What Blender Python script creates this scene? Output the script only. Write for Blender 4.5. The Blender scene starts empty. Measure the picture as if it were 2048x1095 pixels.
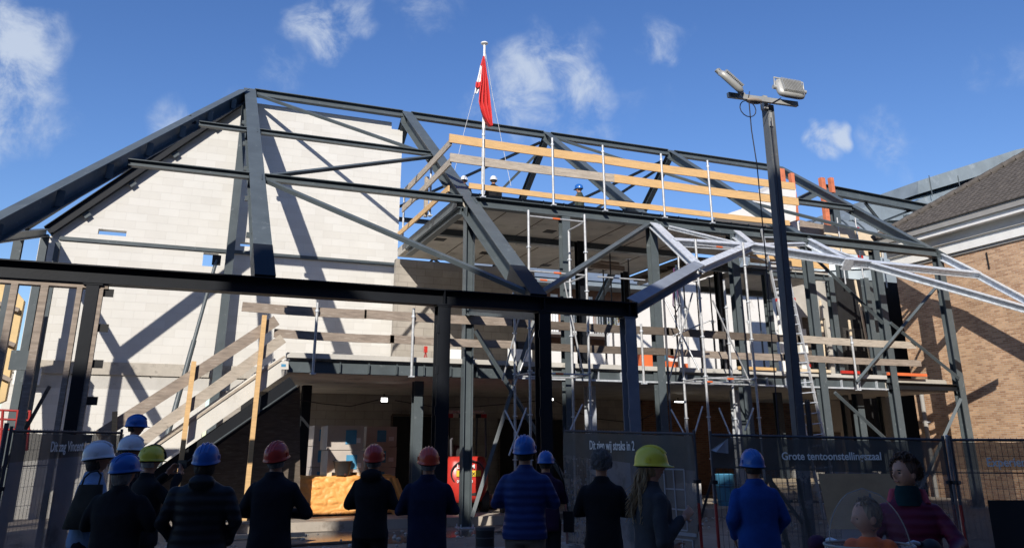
import bpy, bmesh, math, random
from mathutils import Vector, Matrix, Euler, noise
random.seed(7)
R = math.radians
scene = bpy.context.scene
COL = scene.collection
# ------------------------------------------------------------------ camera
CAM = Vector((0, 0, 1.7))
FOC, PX, PY = 1657.0, 1024.0, 348.0
def _cam_rot(yaw, pitch, roll):
    cp, sp, cr, sr, cy, sy = math.cos(pitch), math.sin(pitch), math.cos(roll), math.sin(roll), math.cos(yaw), math.sin(yaw)
    A = Matrix(((1,0,0),(0,sp,-cp),(0,cp,sp)))
    Rr = Matrix(((cr,-sr,0),(sr,cr,0),(0,0,1)))
    Ry = Matrix(((cy,-sy,0),(sy,cy,0),(0,0,1)))
    return Rr @ A @ Ry
CM = _cam_rot(.38407, .3220, -.00295)
cam_d = bpy.data.cameras.new('camera'); cam = bpy.data.objects.new('camera', cam_d); COL.objects.link(cam)
right, down, fwd = Vector(CM[0]), Vector(CM[1]), Vector(CM[2])
cam.matrix_world = Matrix(((right.x,-down.x,-fwd.x,CAM.x),(right.y,-down.y,-fwd.y,CAM.y),(right.z,-down.z,-fwd.z,CAM.z),(0,0,0,1)))
cam_d.sensor_width = 36; cam_d.lens = FOC/2048*36; cam_d.shift_y = -(547.5-PY)/2048
cam_d.clip_start = .1; cam_d.clip_end = 2000
scene.camera = cam
def ray(x, y): return CM.transposed() @ Vector(((x-PX)/FOC, (y-PY)/FOC, 1))
def at(x, y, X=None, Y=None, Z=None):
    d = ray(x, y)
    for i, v in enumerate((X, Y, Z)):
        if v is not None: return CAM + d*((v-CAM[i])/d[i])
def D(x, y, dep): return CAM + ray(x, y)*dep
# ------------------------------------------------------------------ light
SUN = Vector((-.621, -1, .679)).normalized()
scene.view_settings.view_transform = 'Standard'; scene.view_settings.look = 'None'
scene.view_settings.exposure = 0.2; scene.view_settings.gamma = 1
world = bpy.data.worlds.new('World'); scene.world = world; world.use_nodes = True
wt = world.node_tree; wn, wl = wt.nodes, wt.links; wn.clear()
def N(t, typ, **kw):
    n = t.nodes.new(typ)
    for k, v in kw.items():
        if k == 'in_':
            for a, b in v.items(): n.inputs[a].default_value = b
        else: setattr(n, k, v)
    return n
out = N(wt, 'ShaderNodeOutputWorld'); bg = N(wt, 'ShaderNodeBackground'); sky = N(wt, 'ShaderNodeTexSky')
sky.sky_type = 'NISHITA'; sky.sun_disc = False
sky.sun_elevation = math.asin(SUN.z); sky.sun_rotation = math.atan2(SUN.x, SUN.y)
sky.air_density = 1.0; sky.dust_density = .25; sky.ozone_density = 2.6
bg.inputs[1].default_value = .098
wl.new(bg.outputs[0], out.inputs[0])
tc = N(wt, 'ShaderNodeTexCoord')
hs = N(wt, 'ShaderNodeHueSaturation', in_={'Hue': .513, 'Saturation': 1.22, 'Value': 1.30})
wl.new(sky.outputs[0], hs.inputs['Color'])
# fair-weather clouds: fibrous noise gathered round a few directions of the sky
def wmath(op, a=None, b=None, c=None):
    n = N(wt, 'ShaderNodeMath', operation=op)
    for i, v in enumerate((a, b, c)):
        if v is None: continue
        if isinstance(v, (int, float)): n.inputs[i].default_value = v
        else: wl.new(v, n.inputs[i])
    return n.outputs[0]
nz = N(wt, 'ShaderNodeTexNoise', in_={'Scale': 9.0, 'Detail': 3.0})
wl.new(tc.outputs['Generated'], nz.inputs['Vector'])
wv = N(wt, 'ShaderNodeMixRGB', blend_type='LINEAR_LIGHT', in_={'Fac': .055})
wl.new(tc.outputs['Generated'], wv.inputs[1]); wl.new(nz.outputs['Color'], wv.inputs[2])
wvn = N(wt, 'ShaderNodeVectorMath', operation='NORMALIZE'); wl.new(wv.outputs[0], wvn.inputs[0])
tot = None
for (x, y, rad, amp) in [(0,115,4.4,.9),(30,215,3.6,.6),(-40,200,4.4,.8),(610,55,3.3,.75),(650,100,2.8,.75),(700,5,3.4,.55),(870,5,5,.35),(560,150,3.2,.35),
                          (340,250,2.2,.5),(450,200,1.9,.45),(1130,105,3.4,.5),(1090,170,4.8,.66),(1000,205,3.6,.5),(1170,205,3.6,.6),(1330,60,2.6,.6),(1370,45,2.2,.4),
                          (1628,294,1.2,.9),(1650,278,1.3,1.0),(1680,266,1.2,1.0),(1780,270,2.3,.5),(1840,308,2.0,.35),(2030,120,3.0,.35),(1290,215,3,.22)]:
    d = ray(x, y).normalized()
    vd = N(wt, 'ShaderNodeVectorMath', operation='DOT_PRODUCT'); wl.new(wvn.outputs[0], vd.inputs[0]); vd.inputs[1].default_value = d
    # 1-dot ~ ang^2/2
    m = wmath('SUBTRACT', 1.0, wmath('MULTIPLY', wmath('SUBTRACT', 1.0, vd.outputs['Value']), 1/(R(rad)**2/2)))
    m = wmath('MULTIPLY', wmath('MAXIMUM', m, 0.0), amp)
    tot = m if tot is None else wmath('MAXIMUM', tot, m)
n2 = N(wt, 'ShaderNodeTexNoise', in_={'Scale': 19.0, 'Detail': 12.0, 'Roughness': .64, 'Distortion': .35})
wl.new(tc.outputs['Generated'], n2.inputs['Vector'])
n3 = N(wt, 'ShaderNodeTexNoise', in_={'Scale': 8.0, 'Detail': 4.0, 'Roughness': .5})
wl.new(tc.outputs['Generated'], n3.inputs['Vector'])
dens = wmath('MULTIPLY', tot, wmath('ADD', wmath('MULTIPLY', wmath('SUBTRACT', n2.outputs['Fac'], .34), 3.4), wmath('MULTIPLY', wmath('SUBTRACT', n3.outputs['Fac'], .25), 1.1)))
ramp = N(wt, 'ShaderNodeValToRGB'); ramp.color_ramp.elements[0].position = .16; ramp.color_ramp.elements[1].position = 1.15
ramp.color_ramp.interpolation = 'EASE'; wl.new(dens, ramp.inputs[0])
cm = N(wt, 'ShaderNodeMixRGB'); wl.new(wmath('MULTIPLY', ramp.outputs[0], .82), cm.inputs[0])
wl.new(hs.outputs[0], cm.inputs[1]); cm.inputs[2].default_value = (5.6, 6.3, 7.4, 1)
wl.new(cm.outputs[0], bg.inputs[0])
sun_d = bpy.data.lights.new('sun', 'SUN'); sun = bpy.data.objects.new('sun', sun_d); COL.objects.link(sun)
sun_d.energy = 4.7; sun_d.angle = R(.5); sun_d.color = (1, .94, .85)
sun.rotation_euler = SUN.to_track_quat('Z', 'Y').to_euler(); sun.location = (0, 0, 40)

# ------------------------------------------------------------------ materials
MATS = {}
def mat(name, col, rough=.6, metal=0, spots=None, bump=0, bscale=20, var=.12, vscale=3, spec=None, alpha=None, stretch=None):
    """Principled with large-scale and fine colour variation and optional bump."""
    m = bpy.data.materials.new(name); m.use_nodes = True; t = m.node_tree; b = t.nodes['Principled BSDF']
    tcn = N(t, 'ShaderNodeTexCoord'); mp = N(t, 'ShaderNodeMapping'); t.links.new(tcn.outputs['Object'], mp.inputs[0])
    if stretch: mp.inputs['Scale'].default_value = stretch
    n = N(t, 'ShaderNodeTexNoise', in_={'Scale': vscale, 'Detail': 6, 'Roughness': .6}); t.links.new(mp.outputs[0], n.inputs['Vector'])
    r = N(t, 'ShaderNodeMapRange', in_={'From Min': .3, 'From Max': .7, 'To Min': 1-var, 'To Max': 1+var}); t.links.new(n.outputs['Fac'], r.inputs[0])
    mul = N(t, 'ShaderNodeVectorMath', operation='SCALE'); mul.inputs[0].default_value = col[:3]; t.links.new(r.outputs[0], mul.inputs['Scale'])
    last = mul.outputs[0]
    if spots:   # (colour, threshold, scale)
        sn = N(t, 'ShaderNodeTexNoise', in_={'Scale': spots[2], 'Detail': 5, 'Roughness': .65}); t.links.new(mp.outputs[0], sn.inputs['Vector'])
        sr = N(t, 'ShaderNodeMapRange', in_={'From Min': spots[1], 'From Max': spots[1]+.1}); t.links.new(sn.outputs['Fac'], sr.inputs[0])
        mx = N(t, 'ShaderNodeMixRGB'); t.links.new(sr.outputs[0], mx.inputs[0]); t.links.new(last, mx.inputs[1]); mx.inputs[2].default_value = (*spots[0], 1)
        last = mx.outputs[0]
    t.links.new(last, b.inputs['Base Color'])
    b.inputs['Roughness'].default_value = rough; b.inputs['Metallic'].default_value = metal
    if spec is not None: b.inputs['Specular IOR Level'].default_value = spec
    if bump:
        bn = N(t, 'ShaderNodeTexNoise', in_={'Scale': bscale, 'Detail': 5}); t.links.new(mp.outputs[0], bn.inputs['Vector'])
        bp = N(t, 'ShaderNodeBump', in_={'Strength': bump, 'Distance': .02}); t.links.new(bn.outputs['Fac'], bp.inputs['Height']); t.links.new(bp.outputs[0], b.inputs['Normal'])
    if alpha is not None:
        tr = N(t, 'ShaderNodeBsdfTransparent'); mxs = N(t, 'ShaderNodeMixShader'); mxs.inputs[0].default_value = alpha
        t.links.new(tr.outputs[0], mxs.inputs[1]); t.links.new(b.outputs[0], mxs.inputs[2])
        t.links.new(mxs.outputs[0], t.nodes['Material Output'].inputs['Surface'])
    MATS[name] = m; return m
def brickmat(name, axes, c1, c2, mortar, bw, bh, ms, rough=.8, off=.5, bump=.3, var=.25, stain=None):
    """brick / block courses laid in the plane given by axes, e.g. 'XZ'."""
    m = bpy.data.materials.new(name); m.use_nodes = True; t = m.node_tree; b = t.nodes['Principled BSDF']; L = t.links.new
    tcn = N(t, 'ShaderNodeTexCoord'); sp = N(t, 'ShaderNodeSeparateXYZ'); L(tcn.outputs['Object'], sp.inputs[0])
    cb = N(t, 'ShaderNodeCombineXYZ'); L(sp.outputs[axes[0]], cb.inputs[0]); L(sp.outputs[axes[1]], cb.inputs[1])
    br = N(t, 'ShaderNodeTexBrick', offset=off, in_={'Scale': 1.0, 'Brick Width': bw, 'Row Height': bh, 'Mortar Size': ms, 'Mortar Smooth': .1, 'Bias': 0.0})
    br.inputs['Color1'].default_value = (0,0,0,1); br.inputs['Color2'].default_value = (1,1,1,1); br.inputs['Mortar'].default_value = (.5,.5,.5,1)
    L(cb.outputs[0], br.inputs['Vector'])
    # per-brick random tone comes from Color output (black..white)
    rp = N(t, 'ShaderNodeValToRGB'); e = rp.color_ramp.elements; e[0].color = (*c1, 1); e[1].color = (*c2, 1)
    k = rp.color_ramp.elements.new(.5); k.color = tuple((a+b_)/2*1.02 for a, b_ in zip(c1, c2))+(1,)
    L(br.outputs['Color'], rp.inputs[0])
    mx = N(t, 'ShaderNodeMixRGB'); L(br.outputs['Fac'], mx.inputs[0]); L(rp.outputs[0], mx.inputs[1]); mx.inputs[2].default_value = (*mortar, 1)
    n = N(t, 'ShaderNodeTexNoise', in_={'Scale': .9, 'Detail': 7, 'Roughness': .65}); L(tcn.outputs['Object'], n.inputs['Vector'])
    r = N(t, 'ShaderNodeMapRange', in_={'From Min': .3, 'From Max': .7, 'To Min': 1-var, 'To Max': 1+var*.5}); L(n.outputs['Fac'], r.inputs[0])
    mu = N(t, 'ShaderNodeVectorMath', operation='SCALE'); L(mx.outputs[0], mu.inputs[0]); L(r.outputs[0], mu.inputs['Scale'])
    last = mu.outputs[0]
    if stain:
        sn = N(t, 'ShaderNodeTexNoise', in_={'Scale': stain[2], 'Detail': 6, 'Roughness': .7}); L(tcn.outputs['Object'], sn.inputs['Vector'])
        sr = N(t, 'ShaderNodeMapRange', in_={'From Min': stain[1], 'From Max': stain[1]+.14}); L(sn.outputs['Fac'], sr.inputs[0])
        m3 = N(t, 'ShaderNodeMixRGB'); L(sr.outputs[0], m3.inputs[0]); L(last, m3.inputs[1]); m3.inputs[2].default_value = (*stain[0], 1); last = m3.outputs[0]
    L(last, b.inputs['Base Color']); b.inputs['Roughness'].default_value = rough
    n4 = N(t, 'ShaderNodeTexNoise', in_={'Scale': 30, 'Detail': 4}); L(tcn.outputs['Object'], n4.inputs['Vector'])
    ad = N(t, 'ShaderNodeMath', operation='MULTIPLY_ADD', in_={1: .25}); L(n4.outputs['Fac'], ad.inputs[0])
    iv = N(t, 'ShaderNodeMath', operation='SUBTRACT', in_={0: 1.0}); L(br.outputs['Fac'], iv.inputs[1]); L(iv.outputs[0], ad.inputs[2])
    bp = N(t, 'ShaderNodeBump', in_={'Strength': bump, 'Distance': .015}); L(ad.outputs[0], bp.inputs['Height']); L(bp.outputs[0], b.inputs['Normal'])
    MATS[name] = m; return m
def emis(name, col, s):
    m = bpy.data.materials.new(name); m.use_nodes = True; b = m.node_tree.nodes['Principled BSDF']
    b.inputs['Base Color'].default_value = (*col, 1); b.inputs['Emission Color'].default_value = (*col, 1); b.inputs['Emission Strength'].default_value = s
    MATS[name] = m; return m
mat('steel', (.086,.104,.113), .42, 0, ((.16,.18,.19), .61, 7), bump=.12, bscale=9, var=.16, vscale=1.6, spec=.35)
mat('navy_shade_steel', (.010,.012,.016), .5, 0, ((.05,.06,.08), .7, 7), bump=.05, var=.2, vscale=2, spec=.28)  # dark navy steel; also paints shade on gable and jack rafters and rafter feet
mat('blue_steel', (.20,.225,.27), .45, 0, var=.15, spec=.35)
mat('galv', (.66,.70,.75), .42, .3, ((.45,.49,.56), .58, 14), bump=.06, bscale=25, var=.2, vscale=9)
mat('tube', (.50,.51,.52), .42, .3, ((.42,.43,.44), .6, 18), var=.2, vscale=12)
mat('dark_tube', (.07,.07,.08), .6, .2, ((.2,.1,.05), .66, 22), var=.2)
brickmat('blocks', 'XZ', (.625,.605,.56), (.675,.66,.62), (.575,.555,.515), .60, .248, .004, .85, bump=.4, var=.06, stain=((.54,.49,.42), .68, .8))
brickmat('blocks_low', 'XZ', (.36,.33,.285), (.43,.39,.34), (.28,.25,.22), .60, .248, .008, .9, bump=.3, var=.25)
mat('plaster', (.72,.70,.67), .85, 0, ((.6,.57,.53), .6, 1.2), bump=.15, var=.05, vscale=1.2)
mat('concrete', (.45,.42,.37), .85, 0, ((.25,.235,.21), .58, 1.5), bump=.25, bscale=14, var=.18, vscale=1.1)
mat('concrete_light', (.52,.50,.46), .85, 0, ((.40,.38,.34), .6, 2.2), bump=.2, bscale=18, var=.12, vscale=1.5)
mat('sill_concrete', (.45,.41,.35), .85, 0, ((.3,.27,.23), .55, 3), bump=.3, var=.15)
mat('floor_concrete', (.42,.37,.31), .55, 0, ((.16,.13,.105), .52, .9), bump=.2, bscale=8, var=.25, vscale=.7)
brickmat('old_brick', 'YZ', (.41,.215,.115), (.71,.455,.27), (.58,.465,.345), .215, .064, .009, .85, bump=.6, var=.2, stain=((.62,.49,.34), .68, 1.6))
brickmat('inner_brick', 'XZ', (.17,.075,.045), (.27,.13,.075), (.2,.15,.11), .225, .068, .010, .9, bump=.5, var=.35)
brickmat('black_brick', 'XZ', (.025,.024,.024), (.04,.038,.036), (.05,.046,.042), .225, .068, .012, .9, bump=.5, var=.3)
mat('stair_concrete', (.66,.635,.58), .8, 0, ((.55,.52,.46), .6, 2), bump=.15, var=.06)
mat('wood_new', (.66,.42,.19), .6, 0, ((.50,.29,.12), .6, 5), bump=.1, var=.12, vscale=3, stretch=(1,1,8))
mat('wood_pale', (.70,.57,.40), .7, 0, ((.5,.4,.28), .6, 5), bump=.1, var=.15, vscale=3, stretch=(1,1,8))
mat('wood_old', (.29,.235,.19), .8, 0, ((.42,.36,.30), .56, 4), bump=.25, bscale=20, var=.3, vscale=2.5, stretch=(1,1,7))
mat('wood_grey', (.44,.38,.31), .8, 0, ((.31,.26,.21), .56, 4), bump=.25, bscale=20, var=.2, vscale=3, stretch=(1,1,6))
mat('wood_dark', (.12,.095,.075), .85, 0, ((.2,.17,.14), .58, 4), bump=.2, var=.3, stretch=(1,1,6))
mat('white_paint', (.88,.87,.83), .5, 0, var=.05)
mat('stone_grey', (.34,.33,.31), .7, 0, var=.1)
mat('zinc', (.27,.31,.33), .45, .3, ((.36,.40,.42), .58, 1.2), var=.15, vscale=.8)
mat('zinc_dark', (.12,.14,.15), .5, .3, var=.2, vscale=.8)
mat('black', (.012,.012,.013), .7, var=.2)
mat('matte_black', (.01,.01,.011), .8, 0, bump=.4, bscale=2, var=.3)
mat('rubber', (.02,.02,.02), .8)
mat('red_paint', (.50,.035,.025), .35, 0, ((.3,.03,.02), .62, 8), var=.15)
mat('red_tube', (.36,.03,.025), .45, .1, var=.2)
mat('form_orange', (.62,.19,.09), .7, 0, ((.42,.12,.06), .55, 5), var=.25)
mat('post_grey', (.105,.115,.125), .5, 0, ((.16,.165,.17), .6, 5), bump=.1, var=.15)
mat('orange_paint', (.75,.16,.05), .5, 0, ((.5,.12,.06), .6, 6), var=.15)
mat('orange_tarp', (.85,.40,.11), .5, 0, ((.80,.33,.10), .6, 2.5), bump=.7, bscale=8, var=.15, vscale=1.4)
mat('carton', (.52,.46,.41), .8, 0, ((.44,.38,.33), .6, 2), bump=.05, var=.08)
mat('label_blue', (.08,.30,.50), .6)
mat('label_white', (.8,.8,.8), .6)
mat('yellow_paint', (.75,.52,.04), .5)
mat('tile', (.088,.076,.066), .85, 0, ((.22,.19,.155), .64, 7), bump=.5, bscale=16, var=.35, vscale=5)
mat('flag_red', (.62,.035,.035), .7, 0, var=.12, vscale=6)
mat('flag_white', (.8,.8,.8), .7, 0, var=.05)
mat('rope', (.6,.6,.6), .8)
mat('cable', (.02,.02,.03), .6)
mat('lamp_grey', (.42,.42,.40), .5, .3, ((.25,.25,.24), .6, 12), var=.15)
mat('glass_dark', (.03,.04,.05), .08, 0, spec=.8)
mat('house_brick', (.20,.10,.06), .85, 0, var=.2)
mat('leaf', (.16,.17,.06), .7, 0, var=.4, vscale=20)
emis('lamp_glow', (1, .98, .94), 6)
mat('banner_dark', (.085,.080,.072), .6, 0, var=.25, vscale=2, alpha=.86)
mat('banner_sky', (.21,.205,.22), .6, 0, ((.12,.12,.12), .55, 1.5), var=.2, vscale=1, alpha=.68)
mat('banner_photo', (.13,.115,.105), .6, 0, ((.24,.21,.19), .52, 3), var=.6, vscale=2, alpha=.64)
mat('banner_warm', (.17,.14,.125), .6, 0, ((.12,.10,.09), .52, 6), var=.3, vscale=3, alpha=.8)
mat('banner_text', (.85,.84,.80), .6)
mat('banner_window', (.30,.30,.32), .6)
# ------------------------------------------------------------------ mesh helpers
def V(*a): return Vector(a)
class MB:
    def __init__(s): s.v = []; s.f = []; s.sm = []
    def add(s, vs, fs, smooth=False):
        o = len(s.v); s.v += [Vector(v) for v in vs]; s.f += [tuple(i+o for i in f) for f in fs]; s.sm += [smooth]*len(fs); return s
    def box(s, c, size, rot=None):
        hx, hy, hz = [k/2 for k in size]; vs = [V(x,y,z) for x in (-hx,hx) for y in (-hy,hy) for z in (-hz,hz)]
        if rot is not None: vs = [rot @ v for v in vs]
        return s.add([v+Vector(c) for v in vs], [(0,1,3,2),(4,6,7,5),(0,4,5,1),(2,3,7,6),(0,2,6,4),(1,5,7,3)])
    def bb(s, a, b):     # box by two corners
        return s.box([(a[i]+b[i])/2 for i in range(3)], [abs(a[i]-b[i]) for i in range(3)])
    def frame(s, p0, p1, up=None):
        d = (p1-p0); L = d.length; d.normalize()
        u = Vector(up) if up is not None else V(0,0,1)
        if abs(u.dot(d)) > .98: u = V(0,1,0) if abs(d.y) < .9 else V(1,0,0)
        sx = d.cross(u).normalized(); u = sx.cross(d).normalized(); return d, sx, u, L
    def prof(s, p0, p1, pts, up=None, smooth=False, closed=True):
        """sweep a 2-D profile (side, up) from p0 to p1"""
        p0, p1 = Vector(p0), Vector(p1); d, sx, u, L = s.frame(p0, p1, up); n = len(pts)
        vs = [p0+sx*a+u*b for a, b in pts]+[p1+sx*a+u*b for a, b in pts]
        s.add(vs, [(i, i+n, (i+1) % n+n, (i+1) % n) for i in range(n)], smooth)
        return s.add(vs, [tuple(range(n)), tuple(range(2*n-1, n-1, -1))])
    def bar(s, p0, p1, w, h, up=None):
        return s.prof(p0, p1, [(-w/2,-h/2),(w/2,-h/2),(w/2,h/2),(-w/2,h/2)], up)
    def ibeam(s, p0, p1, h, b, up=None, tf=.022, tw=.014):
        H, B, w = h/2, b/2, tw/2
        return s.prof(p0, p1, [(-B,-H),(B,-H),(B,-H+tf),(w,-H+tf),(w,H-tf),(B,H-tf),(B,H),(-B,H),(-B,H-tf),(-w,H-tf),(-w,-H+tf),(-B,-H+tf)], up)
    def channel(s, p0, p1, h, b, up=None, t=.014, side=1):
        H = h/2; pts = [(0,-H),(b*side,-H),(b*side,-H+t),(t*side,-H+t),(t*side,H-t),(b*side,H-t),(b*side,H),(0,H)]
        if side < 0: pts = pts[::-1]
        return s.prof(p0, p1, pts, up)
    def tube(s, pts, r, n=8, caps=True, smooth=True):
        pts = [Vector(p) for p in pts]; k = len(pts); rs = r if isinstance(r, (list, tuple)) else [r]*k; vs = []; pu = None
        for i, p in enumerate(pts):
            d = (pts[min(i+1,k-1)]-pts[max(i-1,0)]).normalized()
            u = pu if pu is not None else (V(0,0,1) if abs(d.z) < .9 else V(1,0,0))
            sx = d.cross(u).normalized(); u = sx.cross(d).normalized(); pu = u
            vs += [p+(sx*math.cos(a)+u*math.sin(a))*rs[i] for a in [2*math.pi*j/n for j in range(n)]]
        s.add(vs, [(i*n+j, i*n+(j+1) % n, (i+1)*n+(j+1) % n, (i+1)*n+j) for i in range(k-1) for j in range(n)], smooth)
        if caps: s.add(vs[:n], [tuple(range(n-1,-1,-1))]); s.add(vs[-n:], [tuple(range(n))])
        return s
    def loft(s, rings, smooth=True, caps=True, close=True):
        n = len(rings[0]); vs = [Vector(p) for r in rings for p in r]; m = n if close else n-1
        s.add(vs, [(i*n+j, i*n+(j+1) % n, (i+1)*n+(j+1) % n, (i+1)*n+j) for i in range(len(rings)-1) for j in range(m)], smooth)
        if caps: s.add(rings[0], [tuple(range(n-1,-1,-1))]); s.add(rings[-1], [tuple(range(n))])
        return s
    def ell(s, c, r, n=16, m=10, rot=None, fn=None):
        c = Vector(c); rings = []
        for i in range(1, m):
            th = math.pi*i/m
            ring = []
            for j in range(n):
                p = V(math.sin(th)*math.cos(2*math.pi*j/n), math.sin(th)*math.sin(2*math.pi*j/n), math.cos(th))
                if fn: p = fn(p)
                p = V(p.x*r[0], p.y*r[1], p.z*r[2])
                ring.append((rot @ p if rot is not None else p)+c)
            rings.append(ring)
        def pole(z):
            p = V(0,0,z)
            if fn: p = fn(p)
            p = V(p.x*r[0], p.y*r[1], p.z*r[2]); return (rot @ p if rot is not None else p)+c
        vs = [p for r_ in rings for p in r_]+[pole(1), pole(-1)]; k = m-1
        fs = [(i*n+j, (i+1)*n+j, (i+1)*n+(j+1) % n, i*n+(j+1) % n) for i in range(k-1) for j in range(n)]
        fs += [(k*n, j, (j+1) % n) for j in range(n)]+[(k*n+1, (k-1)*n+(j+1) % n, (k-1)*n+j) for j in range(n)]
        return s.add(vs, fs, True)
    def prism(s, poly, axis, a, b):
        """extrude polygon (2-D in the other two axes) from a to b along axis"""
        def mk(p, t):
            q = [p[0], p[1]]; q.insert(axis, t); return Vector(q)
        n = len(poly); vs = [mk(p, a) for p in poly]+[mk(p, b) for p in poly]
        return s.add(vs, [tuple(range(n)), tuple(range(2*n-1,n-1,-1))]+[(i, i+n, (i+1) % n+n, (i+1) % n) for i in range(n)])
    def build(s, name, m, parent=None, origin=None, fixn=True):
        if parent is not None: o = Vector(parent['_o'])
        elif origin is not None: o = Vector(origin)
        else:
            xs = [v.x for v in s.v]; ys = [v.y for v in s.v]; zs = [v.z for v in s.v]
            o = V((min(xs)+max(xs))/2, (min(ys)+max(ys))/2, min(zs))
        me = bpy.data.meshes.new(name); me.from_pydata([v-o for v in s.v], [], s.f); me.polygons.foreach_set('use_smooth', s.sm)
        if fixn:
            bm = bmesh.new(); bm.from_mesh(me); bmesh.ops.recalc_face_normals(bm, faces=bm.faces); bm.to_mesh(me); bm.free()
        me.materials.append(MATS[m] if isinstance(m, str) else m); me.update()
        ob = bpy.data.objects.new(name, me); COL.objects.link(ob)
        if parent is not None: ob.parent = parent
        else: ob.location = o
        ob['_o'] = list(o); return ob
def tag(o, label=None, cat=None, group=None, kind=None):
    for k, v in (('label', label), ('category', cat), ('group', group), ('kind', kind)):
        if v: o[k] = v
    return o
def thing(name, label, cat, loc, group=None, rz=0):
    o = bpy.data.objects.new(name, None); COL.objects.link(o); o.empty_display_size = .2
    o.location = loc; o.rotation_euler = (0, 0, rz); tag(o, label, cat, group)
    o['_o'] = list(loc) if rz == 0 else [0, 0, 0]     # with a rotation the parts are built in local space
    return o
def text_mesh(parent, name, s, size, mtx, m, sx=1.0, bold=.0):
    cu = bpy.data.curves.new('writing', 'FONT'); cu.body = s; cu.size = size; cu.extrude = .002; cu.offset = bold; cu.resolution_u = 3
    tmp = bpy.data.objects.new('writing', cu); COL.objects.link(tmp)
    me = bpy.data.meshes.new_from_object(tmp); bpy.data.objects.remove(tmp); bpy.data.curves.remove(cu)
    me.transform(Matrix.Diagonal((sx, 1, 1, 1))); me.transform(mtx); me.transform(Matrix.Translation(-Vector(parent['_o'])))
    me.materials.clear(); me.materials.append(MATS[m]); o = bpy.data.objects.new(name, me); COL.objects.link(o); o.parent = parent; o['_o'] = parent['_o']
    return o
# ------------------------------------------------------------------ ground
g = MB(); g.add([(-150,-60,0),(200,-60,0),(200,260,0),(-150,260,0)], [(0,1,2,3)])
mg = mat('ground_mat', (.26,.22,.18), .75, 0, ((.10,.085,.07), .54, .7), bump=.5, bscale=6, var=.3, vscale=.6)
tag(g.build('ground', mg, origin=(0,0,0)), kind='structure')
m = MB(); m.prism([(1.0,20.35),(24.2,20.35),(24.2,30.5),(-6,30.5),(-6,27.6),(1.0,27.6)], 2, -.1, .2)
fl = m.build('floor', 'floor_concrete', origin=(0,20,0)); tag(fl, kind='structure')
mw = mat('wet_mat', (.12,.10,.085), .16, 0, bump=.12, bscale=5, var=.3)
m = MB(); pts = []
for i in range(40):
    a = 2*math.pi*i/40; rr = 1+.18*math.sin(3*a+1)+.12*math.sin(7*a)
    pts.append((4.6+2.1*rr*math.cos(a), 18.6+1.25*rr*math.sin(a), .006))
m.add(pts, [tuple(range(40))]); tag(m.build('puddle', mw), kind='structure')

# ------------------------------------------------------------------ unseen building behind the viewer, outline shaped to shade the forecourt and rafter feet
Y0 = -8.0; dX = .621*23.35; dZ = .679*23.35
prof = [(-70,4.3),(-3.3,4.3),(-3.0,2.9),(.7,2.9),(.7,6.1),(1.6,6.15),(1.6,3.2),(2.7,3.2),(2.75,2.5),(4.9,2.5),(4.9,6.05),(9.0,6.1),(10.5,5.0),(17.5,4.8),(22,2.9),(70,2.7)]  # notch and raised step fitted to lit gaps and the shaded rafter foot
poly = [(-70-dX,-.5)]+[(x-dX, z+dZ) for x, z in prof]+[(70-dX,-.5)]
T = thing('shade_caster_building', 'unseen stepped building behind the viewer, its outline shaped to cast shade', 'building', (-14,Y0,0))
m = MB(); m.prism(poly, 1, Y0-9, Y0); m.build('wall', brickmat('caster_brick', 'XZ', (.13,.07,.05), (.19,.11,.075), (.16,.14,.12), .225, .075, .011), T)
for k in range(26):
    for j in range(5):
        x = -80+k*4.6; z = 2+j*3.5
        if -14-2 < x < -8: pass
        w = MB(); w.bb((x,Y0+.005,z),(x+1.2,Y0+.04,z+1.7))
        if abs(x+14) < 30: w.build('window', 'glass_dark', T)

# ------------------------------------------------------------------ old brick hall on the right
XB = 24.5
mat('cove_shade', (.55,.53,.48), .6, 0, var=.06)  # white cornice cove, greyed to paint in its shade
T = thing('brick_hall', 'old brick hall with white cornice and tiled hip roof at the right', 'building', (XB,14,0))
m = MB(); m.bb((XB,2,-.2),(XB+14,22.75,8.2)); m.build('wall', 'old_brick', T)
for i, (x0, z0, z1, mt) in enumerate([(XB-.05,7.98,8.08,'stone_grey'),(XB-.12,8.08,8.42,'white_paint'),(XB-.20,8.42,8.72,'cove_shade'),(XB-.46,8.72,8.90,'white_paint'),(XB-.56,8.90,9.12,'stone_grey')]):
    m = MB(); m.bb((x0,1.8,z0+.002*i),(XB+2,22.75+(XB-x0)*.5,z1+.002*i)); m.build('cornice' if i != 4 else 'gutter', mt, T)
# tiled roof, real overlapping courses
ex, ey, ez = XB-.62, 23.0, 9.13
def roof_tiles():
    m = MB(); run, rise = 9.0, 6.12; n = 44; L = math.hypot(run, rise)
    for k in range(n):
        t0, t1 = k/n, (k+1)/n+.012
        x0, z0 = ex+run*t0, ez+rise*t0+.045; x1, z1 = ex+run*t1, ez+rise*t1
        ya, yb = 1.0, ey-run*t0
        cols = max(2, int((yb-ya)/.115)); vs = []
        for j in range(cols+1):
            y = yb-(yb-ya)*j/cols; w = .018*math.cos(j*math.pi)+random.uniform(-.005, .005)
            vs += [V(x0, y, z0-.045), V(x0, y, z0+w), V(x1, min(y, ey-run*t1+.1), z1+w)]
        fs = []
        for j in range(cols):
            a = 3*j; fs += [(a, a+3, a+4, a+1), (a+1, a+4, a+5, a+2)]
        m.add(vs, fs)
    # the return slope behind the hip
    m.add([V(ex,ey,ez),V(ex+run,ey-run,ez+rise),V(ex+16,ey-run,ez+rise),V(ex+16,ey,ez)], [(0,1,2,3)])
    return m, run, rise
m, run, rise = roof_tiles(); m.build('roof', 'tile', T, fixn=False)
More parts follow.
